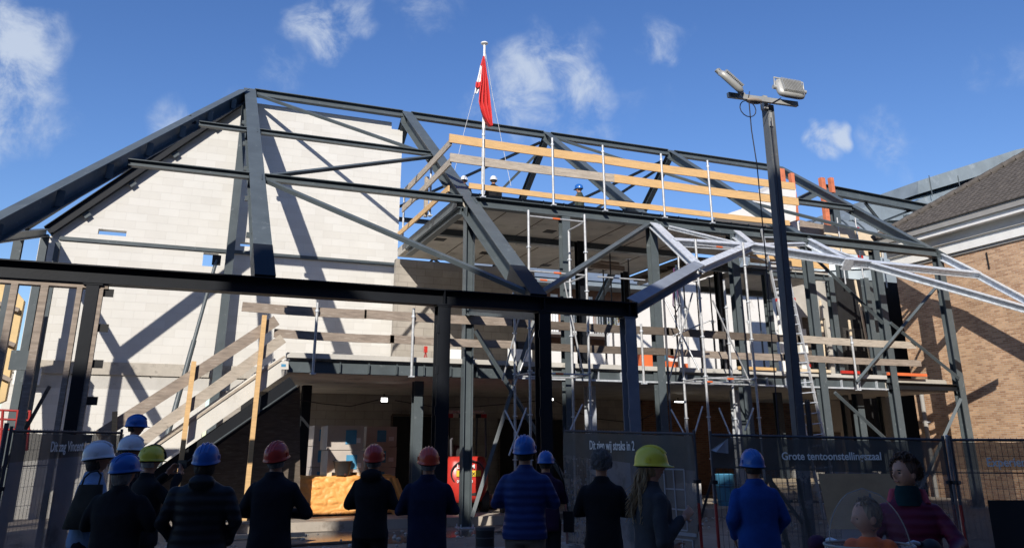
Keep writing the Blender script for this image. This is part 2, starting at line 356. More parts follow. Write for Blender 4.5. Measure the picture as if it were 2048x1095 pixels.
for k in range(30):
    a = V(ex+run*k/30, ey-run*k/30, ez+rise*k/30+.05); b = V(ex+run*(k+1.15)/30, ey-run*(k+1.15)/30, ez+rise*(k+1.15)/30+.10)
    m = MB(); m.tube([a, b], [.13,.105], 8); m.build('hip_tile', 'tile', T)
for y, z in ((18.9,7.6),(20.9,3.9),(17.9,4.2),(21.9,7.7)):
    m = MB(); m.bb((XB-.03,y,z-.3),(XB+.01,y+.035,z+.25)); m.build('wall_anchor', 'black', T)
T = thing('drain_pipe', 'grey plastic drain pipe at the near corner of the brick hall', 'pipe', (24.3,22.5,0))
m = MB(); m.tube([(24.36,22.3,0),(24.36,22.3,3.9)], .075, 12); m.build('pipe', 'stone_grey', T)
m = MB(); m.box((24.42,22.3,2.6),(.2,.19,.04)); m.build('bracket', 'galv', T)

# ------------------------------------------------------------------ block gable wall
YW = 27.2
T = thing('block_gable_wall', 'tall wall of cream aerated concrete blocks under the roof frame', 'wall', (1.5,YW,0))
holes = [(-2.50,-1.72,7.93,8.10),(1.62,2.2,7.93,8.06),(.55,1.0,7.20,7.62)]
def gable(m, z0, z1, y0, y1):
    """fill between z0 and z1 with the sloping left side stepped out as boxes, leaving holes"""
    pass
# polygon pieces cut round the openings: columns of slabs
xs = [-4.0,-2.50,-1.72,.55,1.0,1.62,2.2,6.76]
def topz(x):
    if x < 1.25: return 8.0+(x+3.75)*.962
    return 12.88 if x > 1.5 else 12.8
m = MB()
for i in range(len(xs)-1):
    x0, x1 = xs[i], xs[i+1]
    hs_ = [h for h in holes if abs(h[0]-x0) < .01]
    lo = 3.95
    tops = []
    xx = [x0]+[x for x in (-3.75, 1.25, 1.5, 6.35) if x0 < x < x1]+[x1]
    def tp(x, left):
        if x < -3.74: return 7.75
        if x < 1.26: return 7.95+(x+3.75)*.962
        if x > 6.36 or (x > 6.34 and left): return 12.62
        return 12.88
    top = []
    for k in range(len(xx)-1): top += [(xx[k], tp(xx[k], True)), (xx[k+1], tp(xx[k+1]-.001, False))]
    if not hs_: m.prism([(x0,lo),(x1,lo)]+top[::-1], 1, YW, YW+.3)
    else:
        h = hs_[0]; m.prism([(x0,lo),(x1,lo),(x1,h[2]),(x0,h[2])], 1, YW, YW+.3); m.prism([(x0,h[3]),(x1,h[3])]+top[::-1], 1, YW, YW+.3)
m.build('wall', 'blocks', T)
m = MB(); m.bb((-4.2,YW-.02,-.1),(1.1,YW+.3,3.42)); m.build('lower_wall', 'blocks', T)
m = MB(); m.bb((-4.1,YW-.06,3.82),(6.76,YW+.3,3.95)); m.bb((-4.1,YW-.05,3.95),(6.76,YW-.003,4.18)); m.build('ledge', 'sill_concrete', T)
m = MB(); m.bb((-4.1,YW-.01,3.42),(6.76,YW+.25,3.82)); m.build('rough_band', 'concrete_light', T)
m = MB(); m.bb((-3.5,YW-.05,7.66),(6.72,YW-.003,7.77)); m.build('joint_strip', 'steel', T)
m = MB()
for k in range(5): m.bb((-2.6+k*2.05,YW-.055,3.79),(-2.56+k*2.05,YW-.04,3.83))
m.build('anchor_bolt', 'black', T)
T = tag((lambda q: (q.bb((at(30,735,Y=26.9).x,26.9,at(30,768,Y=26.9).z),(at(84,735,Y=26.9).x,26.94,at(60,735,Y=26.9).z)), q)[1])(MB()).build('insulation_board', 'white_paint'), 'white board leaning by the foot of the cream block wall', 'board')

# ------------------------------------------------------------------ shaded block wall behind the mid level, white wall, concrete wall, dark wall
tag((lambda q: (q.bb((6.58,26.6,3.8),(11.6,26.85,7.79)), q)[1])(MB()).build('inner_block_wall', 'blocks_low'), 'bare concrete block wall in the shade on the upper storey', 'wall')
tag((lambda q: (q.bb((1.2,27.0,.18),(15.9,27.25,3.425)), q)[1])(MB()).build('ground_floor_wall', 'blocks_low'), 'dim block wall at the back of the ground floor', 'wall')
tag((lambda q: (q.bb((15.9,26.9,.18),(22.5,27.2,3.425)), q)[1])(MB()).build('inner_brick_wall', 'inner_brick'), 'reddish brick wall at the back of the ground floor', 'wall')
T = thing('ground_floor_doorway', 'tall black doorway in the dim ground floor wall left of the forklift', 'doorway', (8,26.9,.2))
m = MB(); m.bb((6.75,26.9,.2),(8.4,26.995,2.75)); m.build('opening', 'black', T)
m = MB(); m.bar((6.72,26.88,.2),(6.72,26.88,2.78),.06,.06); m.bar((8.43,26.88,.2),(8.43,26.88,2.78),.06,.06); m.bar((6.72,26.88,2.80),(8.43,26.88,2.80),.06,.06); m.build('frame', 'wood_dark', T)
T = thing('dark_doorway', 'grey black doorway in the dim ground floor wall right of the forklift', 'doorway', (11.5,26.9,.2))
m = MB(); m.bb((10.4,26.9,.2),(13,26.995,2.7)); m.build('opening', 'matte_black', T)
m = MB(); m.bar((10.37,26.88,.2),(10.37,26.88,2.73),.06,.06); m.bar((13.03,26.88,.2),(13.03,26.88,2.73),.06,.06); m.build('frame', 'wood_dark', T)
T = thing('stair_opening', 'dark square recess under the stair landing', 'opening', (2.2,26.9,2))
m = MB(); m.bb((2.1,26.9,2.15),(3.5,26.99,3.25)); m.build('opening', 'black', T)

T = thing('white_wall', 'white plastered wall with sloping left end behind the shoring props', 'wall', (19,33,3.9))
m = MB(); m.prism([(lambda q: (q.x,q.z))(at(*p,Y=33)) for p in ((1212,770),(1220,670),(1305,575),(1345,535),(1640,560),(1640,790))], 1, 33, 33.3); m.build('wall', 'plaster', T)
tag((lambda q: (q.bb((11.5,33.5,3.0),(19.2,33.8,6.15)), q)[1])(MB()).build('parapet_wall', 'plaster'), 'low white parapet wall on the upper storey behind the scaffold', 'wall')
T = thing('concrete_wall', 'grey concrete wall with a dark door opening at the right of the upper storey', 'wall', (22,24.5,3.9))
m = MB(); m.bb((20.9,24.4,3.95),(21.35,24.6,8.0)); m.bb((21.35,24.4,6.35),(22.45,24.6,8.0)); m.bb((22.45,24.4,3.95),(22.95,24.6,8.0)); m.build('wall', 'concrete', T)
m = MB(); m.bb((21.35,24.55,3.95),(22.45,24.595,6.35)); m.build('opening', 'wood_dark', T)
m = MB(); m.bb((21.1,24.36,3.95),(21.45,24.398,5.9)); m.build('white_panel', 'white_paint', T)
tag((lambda q: (q.bb((20.8,24.42,.2),(24.0,24.6,3.4)), q)[1])(MB()).build('concrete_bay_wall', 'concrete'), 'dim concrete wall at the right end of the ground floor', 'wall')
T = thing('small_doorway', 'brown doorway in the concrete wall at the right end of the ground floor', 'doorway', (21.8,24.3,.2))
m = MB(); m.bb((21.0,24.38,.2),(22.5,24.415,2.3)); m.build('opening', 'wood_dark', T)
T = thing('black_wall', 'plain black wall beside the old brick hall', 'wall', (23.6,24,0))
m = MB(); m.bb((22.98,24.2,.0),(28.6,24.5,7.9)); m.build('wall', 'matte_black', T)  # wall coloured near-black all over
m = MB(); m.bb((23.0,24.15,3.9),(24.4,24.197,6.0)); m.build('dark_brick_panel', 'black_brick', T)  # brick-patterned panel in a near-black tone
# ------------------------------------------------------------------ main steel frame
RY, RZ, SL = 26.9, 13.26, .741          # ridge line and roof slope
EY, EZ = 19.82, 8.0                     # eave line
FY, FZ = 15.35, 4.70                    # front beam
def rp(x, y): return V(x, y, RZ-abs(RY-y)*SL)
NB = V(0, -SL, 1).normalized()
names = ['first', 'second', 'third', 'fourth', 'fifth']
desc = ['steel roof frame at the gable wall with its long rafter down to the front beam',
        'steel roof frame beside the flag with its long rafter down to the front beam',
        'steel roof frame right of the flag ending at the eave above the silver rafters',
        'steel roof frame standing behind the middle of the upper guard rail',
        'rightmost steel roof frame running down to the old brick hall']
for i, x in enumerate((1.4, 6.8, 12.3, 17.8, 23.3)):
    T = thing('roof_frame', desc[i], 'roof frame', (x, RY, EZ), 'steel roof frames')
    yb = FY+.05 if i < 2 else EY+.02
    h, b = ((.40,.36) if i < 2 else (.32,.27))
    off = -NB*(h/2)
    a, e = rp(x, RY-.08)+off, rp(x, yb)+off
    m = MB(); m.ibeam(a, e, h, b, NB); m.build('rafter', 'steel', T)
    if i < 2:      # dark sleeve paints the shade on the rafter foot
        d = (e-a).normalized()
        m = MB(); m.bar(e-d*1.35, e+d*.02, b+.012, h+.012, NB); m.build('rafter_foot_shade', 'navy_shade_steel', T)
        m = MB(); m.box(e-d*.55-NB*(h/2+.03), (.17,.12,.16)); m.build('cleat', 'black', T)
    a2, e2 = rp(x, RY+.08)+V(0,0,-h/2-.05), rp(x, RY+6.9)+V(0,0,-h/2)
    if i == 4: e2 = rp(x, RY+3)+V(0,0,-h/2)
    m = MB(); m.ibeam(a2, e2, h*.8, b*.8, V(0,SL,1).normalized()); m.build('rear_rafter', 'steel', T)
    m = MB(); m.box((x, RY, RZ-h*.62), (b+.03,.035,h*1.15)); m.box((x, RY-.06, RZ-h*.9), (b+.03,.03,h*.8)); m.build('apex_plate', 'steel', T)
    for yy in (23.1, 19.95):
        if i < 2 or yy > 20:
            m = MB(); p = rp(x, yy)+off
            for sx in (-1, 1): m.box(p+V(sx*(b/2-.06),0,0), (.11,.02,h*.86), Matrix.Rotation(math.atan(SL), 3, 'X'))
            m.build('stiffener', 'steel', T)
    for k in range(5 if i == 0 else 0):
        p = rp(x, 24.6-k*1.75)+off*2
        m = MB(); m.box(p+V(-b/2-.01,0,-.02), (.10,.09,.11)); m.build('purlin_cleat', 'steel', T)
# hip end on the left
T = thing('hip_rafter', 'big hip rafter descending to the upper left edge against the sky', 'rafter', (-1,21,5))
a, e = V(1.25,26.6,13.05), V(-3.6,15.2,4.72); n = (e-a).cross(V(1,0,1)).normalized()
hipup = V(-.25,-.45,1).normalized(); m = MB(); m.ibeam(a+V(0,0,-.18), e+V(0,0,-.18), .38, .34, hipup); m.build('rafter', 'steel', T)
for k in range(7):
    p = a.lerp(e, .10+k*.135)+V(0,0,-.18)
    m = MB(); m.box(p+V(.12,-.02,0), (.15,.02,.34), Euler((0,0,R(22))).to_matrix()); m.build('stiffener', 'steel', T)
T = tag((lambda q: (q.ibeam(V(1.28,YW-.13,12.95), V(-3.82,YW-.13,7.87), .30, .22, V(-1,0,1)), q)[1])(MB()).build('gable_rafter', 'navy_shade_steel'), 'steel rafter along the sloping edge of the cream block wall', 'rafter')  # near-black colour paints this rafter as shaded
for k in range(4):
    p = V(1.28,YW-.02,12.86).lerp(V(-3.80,YW-.02,7.80), .18+k*.22)
    q = MB(); q.box(p+V(.12,-.1,-.14), (.2,.02,.16), Euler((0,R(-45),0)).to_matrix()); c = q.build('cleat', 'steel', T)
tag((lambda q: (q.ibeam(V(-.2,23.25,10.50), V(-3.85,23.25,7.05), .24, .24, V(-1,0,1)), q)[1])(MB()).build('jack_rafter', 'navy_shade_steel'), 'short steel rafter between the hip rafter and the gable rafter', 'rafter')  # darker than the frame: shade put into its colour
tag((lambda q: (q.ibeam(V(-3.83,26.95,7.80), V(-3.6,15.3,4.85), .22, .20), q)[1])(MB()).build('side_eave_beam', 'steel'), 'steel eave beam sloping off the left edge of the photo', 'beam')
for (x, y, zt, lab) in [(-3.82,26.85,7.7,'steel post under the foot of the gable rafter'),(-3.87,23.25,6.9,'steel post under the foot of the short jack rafter'),
                        (1.32,RY-.1,12.75,'tall steel post under the roof apex in front of the block wall')]:
    m = MB(); m.ibeam((x,y,0),(x,y,zt), .22, .20 if x < 0 else .24, V(0,1,0)); o = m.build('steel_post', 'steel'); tag(o, lab, 'post', 'steel posts of the hip end')
tag((lambda q: (q.ibeam((-3.4,26.4,0),(-3.4,26.4,7.4), .16,.14, V(0,1,0)), q)[1])(MB()).build('steel_post', 'steel'), 'slim steel post just right of the gable rafter foot', 'post', 'steel posts of the hip end')
a, e = at(433,520,Y=26.6), at(338,860,Y=25.6)
T = thing('raking_prop', 'grey raking prop leaning against the cream block wall', 'prop', (e.x,e.y,0))
m = MB(); m.tube([a, a.lerp(e,.55)], .055, 10); m.build('inner_tube', 'steel', T); m = MB(); m.tube([a.lerp(e,.5), e, e+(e-a)*.35], .075, 10); m.build('outer_tube', 'steel', T)
m = MB(); m.box(a, (.25,.1,.3)); m.build('head_plate', 'black', T)
# ridge beam, purlins, eave beams, braces
def beam(name, p0, p1, h, b, lab, cat='beam', group=None, mt='steel', kind='i', up=None):
    q = MB()
    p0, p1 = Vector(p0), Vector(p1)
    if kind == 'i': q.ibeam(p0, p1, h, b, up)
    elif kind == 'bar': q.bar(p0, p1, b, h, up)
    elif kind == 'c': q.channel(p0, p1, h, b, up)
    o = q.build(name, mt); tag(o, lab, cat, group); return o
bays = [(1.4,6.8),(6.8,12.3),(12.3,17.8),(17.8,23.3)]
bl = ['between the gable frame and the frame beside the flag','behind the flag','right of the flag above the guard rail','at the right end of the ridge behind the lamp post']
for k, (x0, x1) in enumerate(bays):
    beam('ridge_beam', (x0+.15,RY,RZ-.14), (x1-.15,RY,RZ-.14), .24, .22, 'ridge beam '+bl[k], 'beam', 'ridge beams')
PYm, PZm = 23.08, 10.43
beam('purlin', (-.05,PYm,PZm-.1), (1.22,PYm,PZm-.1), .14,.16, 'short upper purlin left of the tall gable frame', 'purlin', 'roof purlins')
beam('purlin', (1.58,PYm,PZm-.1), (6.62,PYm,PZm-.1), .15,.16, 'upper purlin crossing in front of the cream block wall', 'purlin', 'roof purlins')
beam('purlin', (17.95,PYm,PZm-.1), (23.15,PYm,PZm-.1), .2,.18, 'upper purlin between the two rightmost roof frames', 'purlin', 'roof purlins')
beam('purlin', (-1.45,19.9,7.98), (1.22,19.9,7.98), .16,.17, 'lower purlin left of the tall gable frame', 'purlin', 'roof purlins')
beam('purlin', (1.58,19.9,7.98), (6.62,19.9,7.98), .18,.18, 'lower purlin crossing in front of the cream block wall', 'purlin', 'roof purlins')
for k, (x0, x1) in enumerate(bays[1:]):
    beam('eave_beam', (x0+(.16 if k == 0 else 0),EY,EZ-.09), (x1-.004,EY,EZ-.09), .27,.24, ['eave beam below the left half of the upper guard rail','eave beam behind the silver rafters','eave beam running right to the old brick hall'][k], 'beam', 'eave beams')
for k, (x0, x1) in enumerate([(6.8,12.3),(12.3,17.8)]):
    beam('purlin', (x0+.15,30.7,10.3), (x1-.15,30.7,10.3), .16,.15, ['rear purlin seen through the guard rail near the flag','rear purlin seen through the right half of the guard rail'][k], 'purlin', 'roof purlins')
def brace(p0, p1, lab, w=.10, mt='steel'):
    beam('brace', p0, p1, w*.9, w, lab, 'brace', 'diagonal braces', mt, 'bar', NB)
J = V(0,.06,-.1)
brace(rp(1.55,26.7)+J, rp(6.65,23.0)+J, 'diagonal brace from the gable apex to the frame beside the flag')
brace(rp(1.55,20.0)+J, rp(6.65,22.9)+J, 'diagonal brace rising across the cream block wall')
brace(rp(1.55,19.85)+J, rp(6.7,15.6)+J, 'long diagonal brace falling from the gable frame to the front beam', .11)
brace(rp(6.95,15.6)+J, rp(12.2,19.7)+J, 'diagonal brace rising to the eave left of the silver rafters', .11)
brace(rp(12.45,26.7)+J, rp(17.65,23.0)+J, 'diagonal brace below the ridge right of the flag')
brace(rp(17.95,20.2)+J, rp(23.2,19.95)+V(0,.06,-.02), 'brace just above the eave at the right end', .08)
brace(rp(17.95,23.0)+V(0,.1,-.25), rp(23.1,20.0)+V(0,.1,.05), 'diagonal brace at the right end of the roof', .11)
brace(rp(12.2,27.2)+J, rp(6.95,30.6)+J, 'rear roof brace just right of the flag pole')
brace(rp(12.2,26.95+.35)+V(0,0,-.35), rp(8.8,33.5)+J, 'rear roof brace crossing low right of the flag pole')
brace(rp(6.95,30.9)+J, rp(12.2,33.6)+J, 'rear roof brace falling behind the guard rail')
brace(rp(12.45,30.8)+J, rp(17.6,27.3)+J, 'rear roof brace in the middle of the ridge')
brace(rp(17.95,27.3)+J, rp(14.4,30.6)+V(0,0,-.2), 'rear roof brace left of the lamp post')
# front beam, its columns and timber frame
T = thing('front_beam', 'long dark steel beam across the left half of the site', 'beam', (2,FY,4.3))
m = MB(); m.ibeam((-9,FY,FZ-.19),(8.98,FY,FZ-.19), .30, .28); m.build('beam', 'navy_shade_steel', T)
m = MB()
for x in (4.75,6.86,8.82):
    for s_ in (-1, 1): m.bb((x-.008,FY+s_*.01,FZ-.315),(x+.008,FY+s_*.13,FZ-.065))
m.build('stiffener', 'navy_shade_steel', T)
m = MB(); m.bb((-9,FY-.09,FZ-.42),(-1.12,FY+.09,FZ-.342)); m.build('timber_strip', 'wood_old', T)
m = MB(); m.box((8.98,FY,FZ-.19),(.02,.3,.33)); m.build('end_plate', 'navy_shade_steel', T)
for x, mt, lab in [(4.75,'navy_shade_steel','dark front column left of the forklift'),(6.86,'navy_shade_steel','dark front column right of the forklift under the roof frame foot'),
                   (8.82,'blue_steel','blue grey front column at the right end of the front beam'),(-1.35,'navy_shade_steel','dark front column in the timber frame at the left')]:
    T = thing('front_column', lab, 'column', (x,FY,0), 'columns under the front beam')
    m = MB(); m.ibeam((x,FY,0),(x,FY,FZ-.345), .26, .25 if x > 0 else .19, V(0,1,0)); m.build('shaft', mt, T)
    m = MB(); m.box((x,FY,.012),(.36,.36,.024)); m.box((x,FY,FZ-.36),(.3,.28,.02)); m.build('base_plate', mt, T)
    for k in range(5):
        sx = -1 if x > 0 else 1
        m = MB()
        if x < 0: m.box((x+.24, FY-.05, 1.9+k*.58), (.17,.02,.13))
        else: m.box((x-.13, FY-.14, .9+k*.75), (.05,.02,.16))
        m.build('bolt_plate', 'black' if x < 0 else mt, T)
for x, w, lab in [(at(183,700,Y=FY-.04).x,.09,'timber stud fixed to the dark column at the left'),(at(140,700,Y=FY-.04).x,.08,'second timber stud from the dark column at the left'),(at(68,700,Y=FY-.04).x,.11,'wide timber stud under the front beam'),(at(6,700,Y=FY-.04).x,.10,'timber stud near the left edge of the photo')]:
    m = MB(); m.bar((x,FY-.04,0),(x,FY-.04,FZ-.425), w, .14, V(0,1,0)); tag(m.build('timber_stud', 'wood_old'), lab, 'timber stud', 'timber studs under the front beam')
m = MB(); m.bar((-1.75,FY+.02,2.7),(-2.6,FY+.02,.3), .06,.05); tag(m.build('timber_brace', 'wood_dark'), 'thin timber brace leaning between the studs at the left', 'timber brace')
m = MB(); m.ibeam((-4.35,24.9,0),(-4.35,24.9,6.3), .2,.18, V(0,1,0)); tag(m.build('steel_post', 'steel'), 'steel post at the left edge behind the timber studs', 'post', 'steel posts of the hip end')
# eave columns
for k in range(7):
    x = 6.8+2.75*k
    lab = ['tall eave column between forklift and dark front column, first from the left','tall eave column just right of the dark front column','tall eave column below the start of the silver rafters',
           'tall eave column left of the ladder','tall eave column right of the ladder','tall eave column carrying the crossed braces at the right','rightmost tall eave column in front of the old brick hall'][k]
    T = thing('eave_column', lab, 'column', (x,EY,0), 'columns under the eave')
    m = MB(); m.ibeam((x,EY,0),(x,EY,EZ-.24), .24,.24, V(1,0,0) if k in (0,) else V(0,1,0)); m.build('shaft', 'steel', T)
    m = MB(); m.box((x,EY,.014),(.38,.38,.028)); m.build('base_plate', 'galv', T)
    m = MB()
    for sx in (-1, 1):
        for sy in (-1, 1): m.tube([(x+sx*.15,EY+sy*.15,.02),(x+sx*.15,EY+sy*.15,.09)], .014, 6)
    m.build('anchor_bolt', 'galv', T)
beam('strut_beam', (6.78,19.68,5.05), (6.82,15.5,4.33), .24,.22, 'steel strut from the first eave column to the front beam', 'beam', mt='steel')
Ye = EY-.16
brace(V(6.95,Ye,4.55), V(9.4,Ye,.9), 'falling wall brace right of the first eave column', .09)
brace(V(8.55,Ye,4.9), V(6.9,Ye-.05,.25), 'rising wall brace right of the first eave column', .09)
brace(V(17.95,Ye+.1,7.4), V(20.45,Ye+.1,5.45), 'upper wall brace left of the crossed pair', .10)
brace(V(20.65,Ye,5.45), V(23.15,Ye,3.85), 'wall brace ending at the rightmost eave column', .10)
brace(V(23.0,Ye-.08,6.9), V(18.9,Ye-.08,3.6), 'wall brace rising to the top of the rightmost column', .08)
brace(V(18.2,Ye+.1,3.3), V(20.5,Ye+.1,1.55), 'low wall brace behind the fence', .09)
brace(V(23.1,Ye,3.2), V(20.7,Ye,.4), 'low wall brace at the rightmost eave column', .09)
beam('wall_rail', (20.4,EY,3.55), (23.2,EY,3.55), .2,.18, 'dark horizontal rail between the two rightmost eave columns', 'beam', mt='navy_shade_steel')
for x, y, zt, lab, mt in [(20.9,22.3,7.4,'steel column beside the black wall, left of a close pair','steel'),(22.6,22.4,7.5,'left column of the close pair beside the old brick hall','steel'),(23.3,22.9,7.5,'right column of the close pair beside the old brick hall','steel'),(17.85,21.9,7.2,'steel column behind the ladder','steel')]:
    m = MB(); m.ibeam((x,y,0),(x,y,zt), .2,.2, V(0,1,0)); tag(m.build('inner_column', mt), lab, 'column', 'columns inside the building')
p = at(1158,480,Z=7.6)
for (px_, top, lab) in [((1158,480),7.7,'black interior column under the slab left of centre'),((1250,565),7.7,'black interior column near the far slab edge'),((1440,600),7.7,'black interior column between the shoring props')]:
    pp = at(*px_, Z=7.75) if px_[0] == 1158 else at(*px_, Y=25.4 if px_[0] == 1250 else 23.5)
    m = MB(); m.ibeam((pp.x,pp.y,3.8),(pp.x,pp.y,top), .22,.22, V(0,1,0)); m2 = MB()
    tag(m.build('interior_column', 'navy_shade_steel'), lab, 'column', 'interior columns')
for px_, lab in [(835,'short grey column under the floor edge left of the forklift'),(1180,'short pale column under the floor edge right of the dark front column'),(1472,'short pale column behind the scaffold at the right'),(1715,'short column at the right end of the floor edge'),(612,'short column in the dark below the stair landing')]:
    pp = at(px_, 800, Y=20.75 if px_ != 612 else 23)
    m = MB(); m.ibeam((pp.x,pp.y,.2),(pp.x,pp.y,3.36), .24,.24, V(0,1,0)); tag(m.build('short_column', 'galv' if px_ in (1180,1472) else 'steel' if px_ != 612 else 'navy_shade_steel'), lab, 'column', 'short columns under the floor')
for i, T_ in enumerate([o for o in bpy.data.objects if o.name.startswith('roof_frame')]):
    x = T_.location.x
    for yy, dz in ((EY+.02,-.22),(23.08,-.24)):
        p = rp(x, yy)+V(0,0,dz); m = MB(); m.box(p+V(.10,-.06,0), (.02,.42,.34), Matrix.Rotation(math.atan(SL), 3, 'X'))
        for bx_ in (-.13,0,.13):
            for bz in (-.1,.1): q_ = p+V(.115,bx_,bz+bx_*SL); m.tube([q_, q_+V(.03,0,0)], .018, 6)
        m.build('gusset_plate', 'steel', T_)
# ------------------------------------------------------------------ galvanised front frame
def gal(p0, p1, h, b, lab, mt='galv', c=False):
    beam('silver_beam', p0, p1, h, b, lab, 'beam', 'galvanised roof beams', mt, 'c' if c else 'i', NB)
n1, n2, n3, n4, n5 = rp(12.1,17.33), rp(15.02,18.85), rp(18.08,18.5), rp(18.95,18.5), rp(23.5,18.5)
gal(rp(12.3,19.6)-NB*.1, n1-NB*.1, .16,.30, 'leftmost silver rafter hanging from the eave')
gal(n1+V(.05,0,-.1), n2+V(-.1,0,-.1), .22,.2, 'silver beam rising right from the lowest joint')
beam('blue_hip_beam', n1+V(-.05,0,-.12), V(8.95,FY+.05,FZ-.10), .30,.28, 'blue grey hip beam descending to the end of the front beam', 'beam', None, 'blue_steel', 'i', NB)
gal(rp(12.25,18.6)-NB*.08, n2-NB*.1+V(0,.05,0), .2,.18, 'silver beam level between the leftmost silver rafter and the central joint')
gal(n2-NB*.1, n3-NB*.1, .24,.2, 'silver beam from the central joint across the lamp post')
gal(n3-NB*.1+V(.02,0,0), n4-NB*.1, .24,.2, 'short silver beam at the right hand joint')
gal(n4-NB*.1, n5-NB*.1, .2,.18, 'long silver beam running right to the brick hall')
gal(rp(15.1,19.6)-NB*.1, n2-NB*.1, .24,.22, 'silver rafter behind the lamp post, second from the left')
gal(rp(17.8,19.6)-NB*.1, n3-NB*.1, .24,.22, 'silver rafter right of the lamp post, third from the left')
gal(rp(12.8,19.62)-NB*.12, rp(14.7,18.9)-NB*.1, .1,.1, 'thin silver strut beside the leftmost silver rafter')
gal(rp(18.0,19.55)-NB*.12, n4-NB*.08, .1,.1, 'thin silver strut right of the lamp post')
gal(rp(17.55,19.5)-NB*.14, rp(15.2,18.95)-NB*.1, .1,.1, 'thin silver strut rising right behind the lamp post')
gal(n4-NB*.12, rp(22.8,16.6)-NB*.12, .2,.18, 'silver hip beam falling to the right edge of the photo')
gal(rp(23.35,19.62)-NB*.12, n5-NB*.12, .22,.2, 'silver rafter hanging from the rightmost column')
gal(n5-NB*.12, rp(23.55,16.4)-NB*.12, .2,.18, 'silver rafter leaving the photo at the right edge')
T = tag((lambda q: (q.box(n3-NB*.2+V(.05,-.06,0), (.34,.1,.34), Euler((R(36),0,0)).to_matrix()), q)[1])(MB()).build('joint_plate', 'galv'), 'galvanised joint plate where the silver beams meet right of the lamp post', 'plate')
T = tag((lambda q: (q.tube([n1+V(-.35+.03*math.cos(a),-.02,-.25+.22*math.sin(a)) for a in [k*.4 for k in range(17)]], .014, 6, False), q)[1])(MB()).build('lifting_strap', (lambda: mat('purple', (.10,.03,.10), .7))()), 'purple lifting strap looped round the silver beam', 'strap')
sp = at(1350,575,Y=17.6)
m = MB(); m.tube([sp+V(0,0,.5),sp+V(.05,0,.1),sp+V(.09,0,-.45),sp+V(0,0,-.6),sp+V(-.09,0,-.45),sp+V(-.04,0,.1),sp+V(0,0,.5)], .016, 6); tag(m.build('hanging_strap', 'purple'), 'dark purple strap hanging in front of the white wall', 'strap')
# ------------------------------------------------------------------ floors
T = thing('upper_slab', 'thick upper concrete slab with steel edge under the guard rail', 'floor slab', (11,23,7.8))
m = MB(); m.bb((6.55,19.98,7.80),(15.25,26.35,8.08)); m.bb((15.25,19.98,7.81),(17.3,22.4,8.07)); m.build('slab', 'concrete', T)
m = MB(); m.channel((6.5,19.96,7.93),(6.5,25.2,7.93), .27,.11, side=1); m.ibeam((6.62,25.2,7.69),(6.62,19.95,7.69),.2,.2); m.build('side_beam', 'steel', T)
m = MB(); m.bb((6.7,22.3,7.62),(15.2,22.5,7.80)); m.build('cross_beam', 'steel', T)
m = MB(); m.bb((9.5,23.0,7.755),(15.2,23.25,7.80)); m.build('soffit_strip', 'stone_grey', T)
m = MB(); m.bb((6.9,19.93,8.0),(17.3,19.975,8.2)); m.build('edge_channel', 'steel', T)
for k in range(17):
    m = MB(); m.bb((7.1+k*.62,19.87,8.0),(7.115+k*.62,19.93,8.2)); m.build('stiffener', 'steel', T)
    if k % 1 == 0:
        m = MB(); m.tube([(7.33+k*.62,19.9,8.05),(7.33+k*.62,19.84,8.05)], .028, 8); m.build('bolt', 'galv', T)
for k in range(7):
    m = MB(); x = 7.9+k*1.22; m.bb((x,20.0,7.785),(x+.02,26.3,7.80)); m.build('plank_seam', 'wood_dark', T)
for x, y in ((6.95,21.3),(7.0,23.4),(8.3,22.8),(8.9,24.6),(11.5,25.6),(13.2,25.7),(9.7,21.3)):
    m = MB(); m.bb((x,y,7.785),(x+.32,y+.32,7.80)); m.build('service_opening', 'black', T)
T = thing('rear_slab', 'lower concrete slab edge with orange kick board right of the lamp post', 'floor slab', (19,23,7.4))
m = MB(); m.bb((17.35,22.0,7.30),(20.6,25.0,7.5)); m.build('slab', 'concrete', T)
m = MB(); m.ibeam((15.3,22.0,7.28),(20.6,22.0,7.28), .2,.16); m.build('edge_beam', 'steel', T)
m = MB(); m.bb((17.3,21.85,7.55),(20.55,21.9,7.83)); m.build('kick_board', 'wood_new', T)
for k in range(9):
    m = MB(); m.bb((15.5+k*.6,21.88,7.2),(15.52+k*.6,21.92,7.38)); m.build('stiffener', 'steel', T)
m = MB(); m.ibeam((17.3,25.0,7.2),(20.7,25.0,7.2), .2,.2); m.build('rear_beam', 'steel', T)
T = thing('timber_formwork', 'brown timber formwork under the slab opening held by the props', 'formwork', (16.5,24.5,7.5))
m = MB()
for k in range(7): m.bb((15.5,23.0+k*.55,7.62),(17.3,23.1+k*.55,7.72))
m.bb((15.3,22.6,7.72),(17.3,26.6,7.76)); m.build('joist', 'wood_dark', T)
m = MB()
for k in range(3): m.bb((15.7+k*.7,22.7,7.5),(15.8+k*.7,26.5,7.62))
m.build('bearer', 'wood_grey', T)

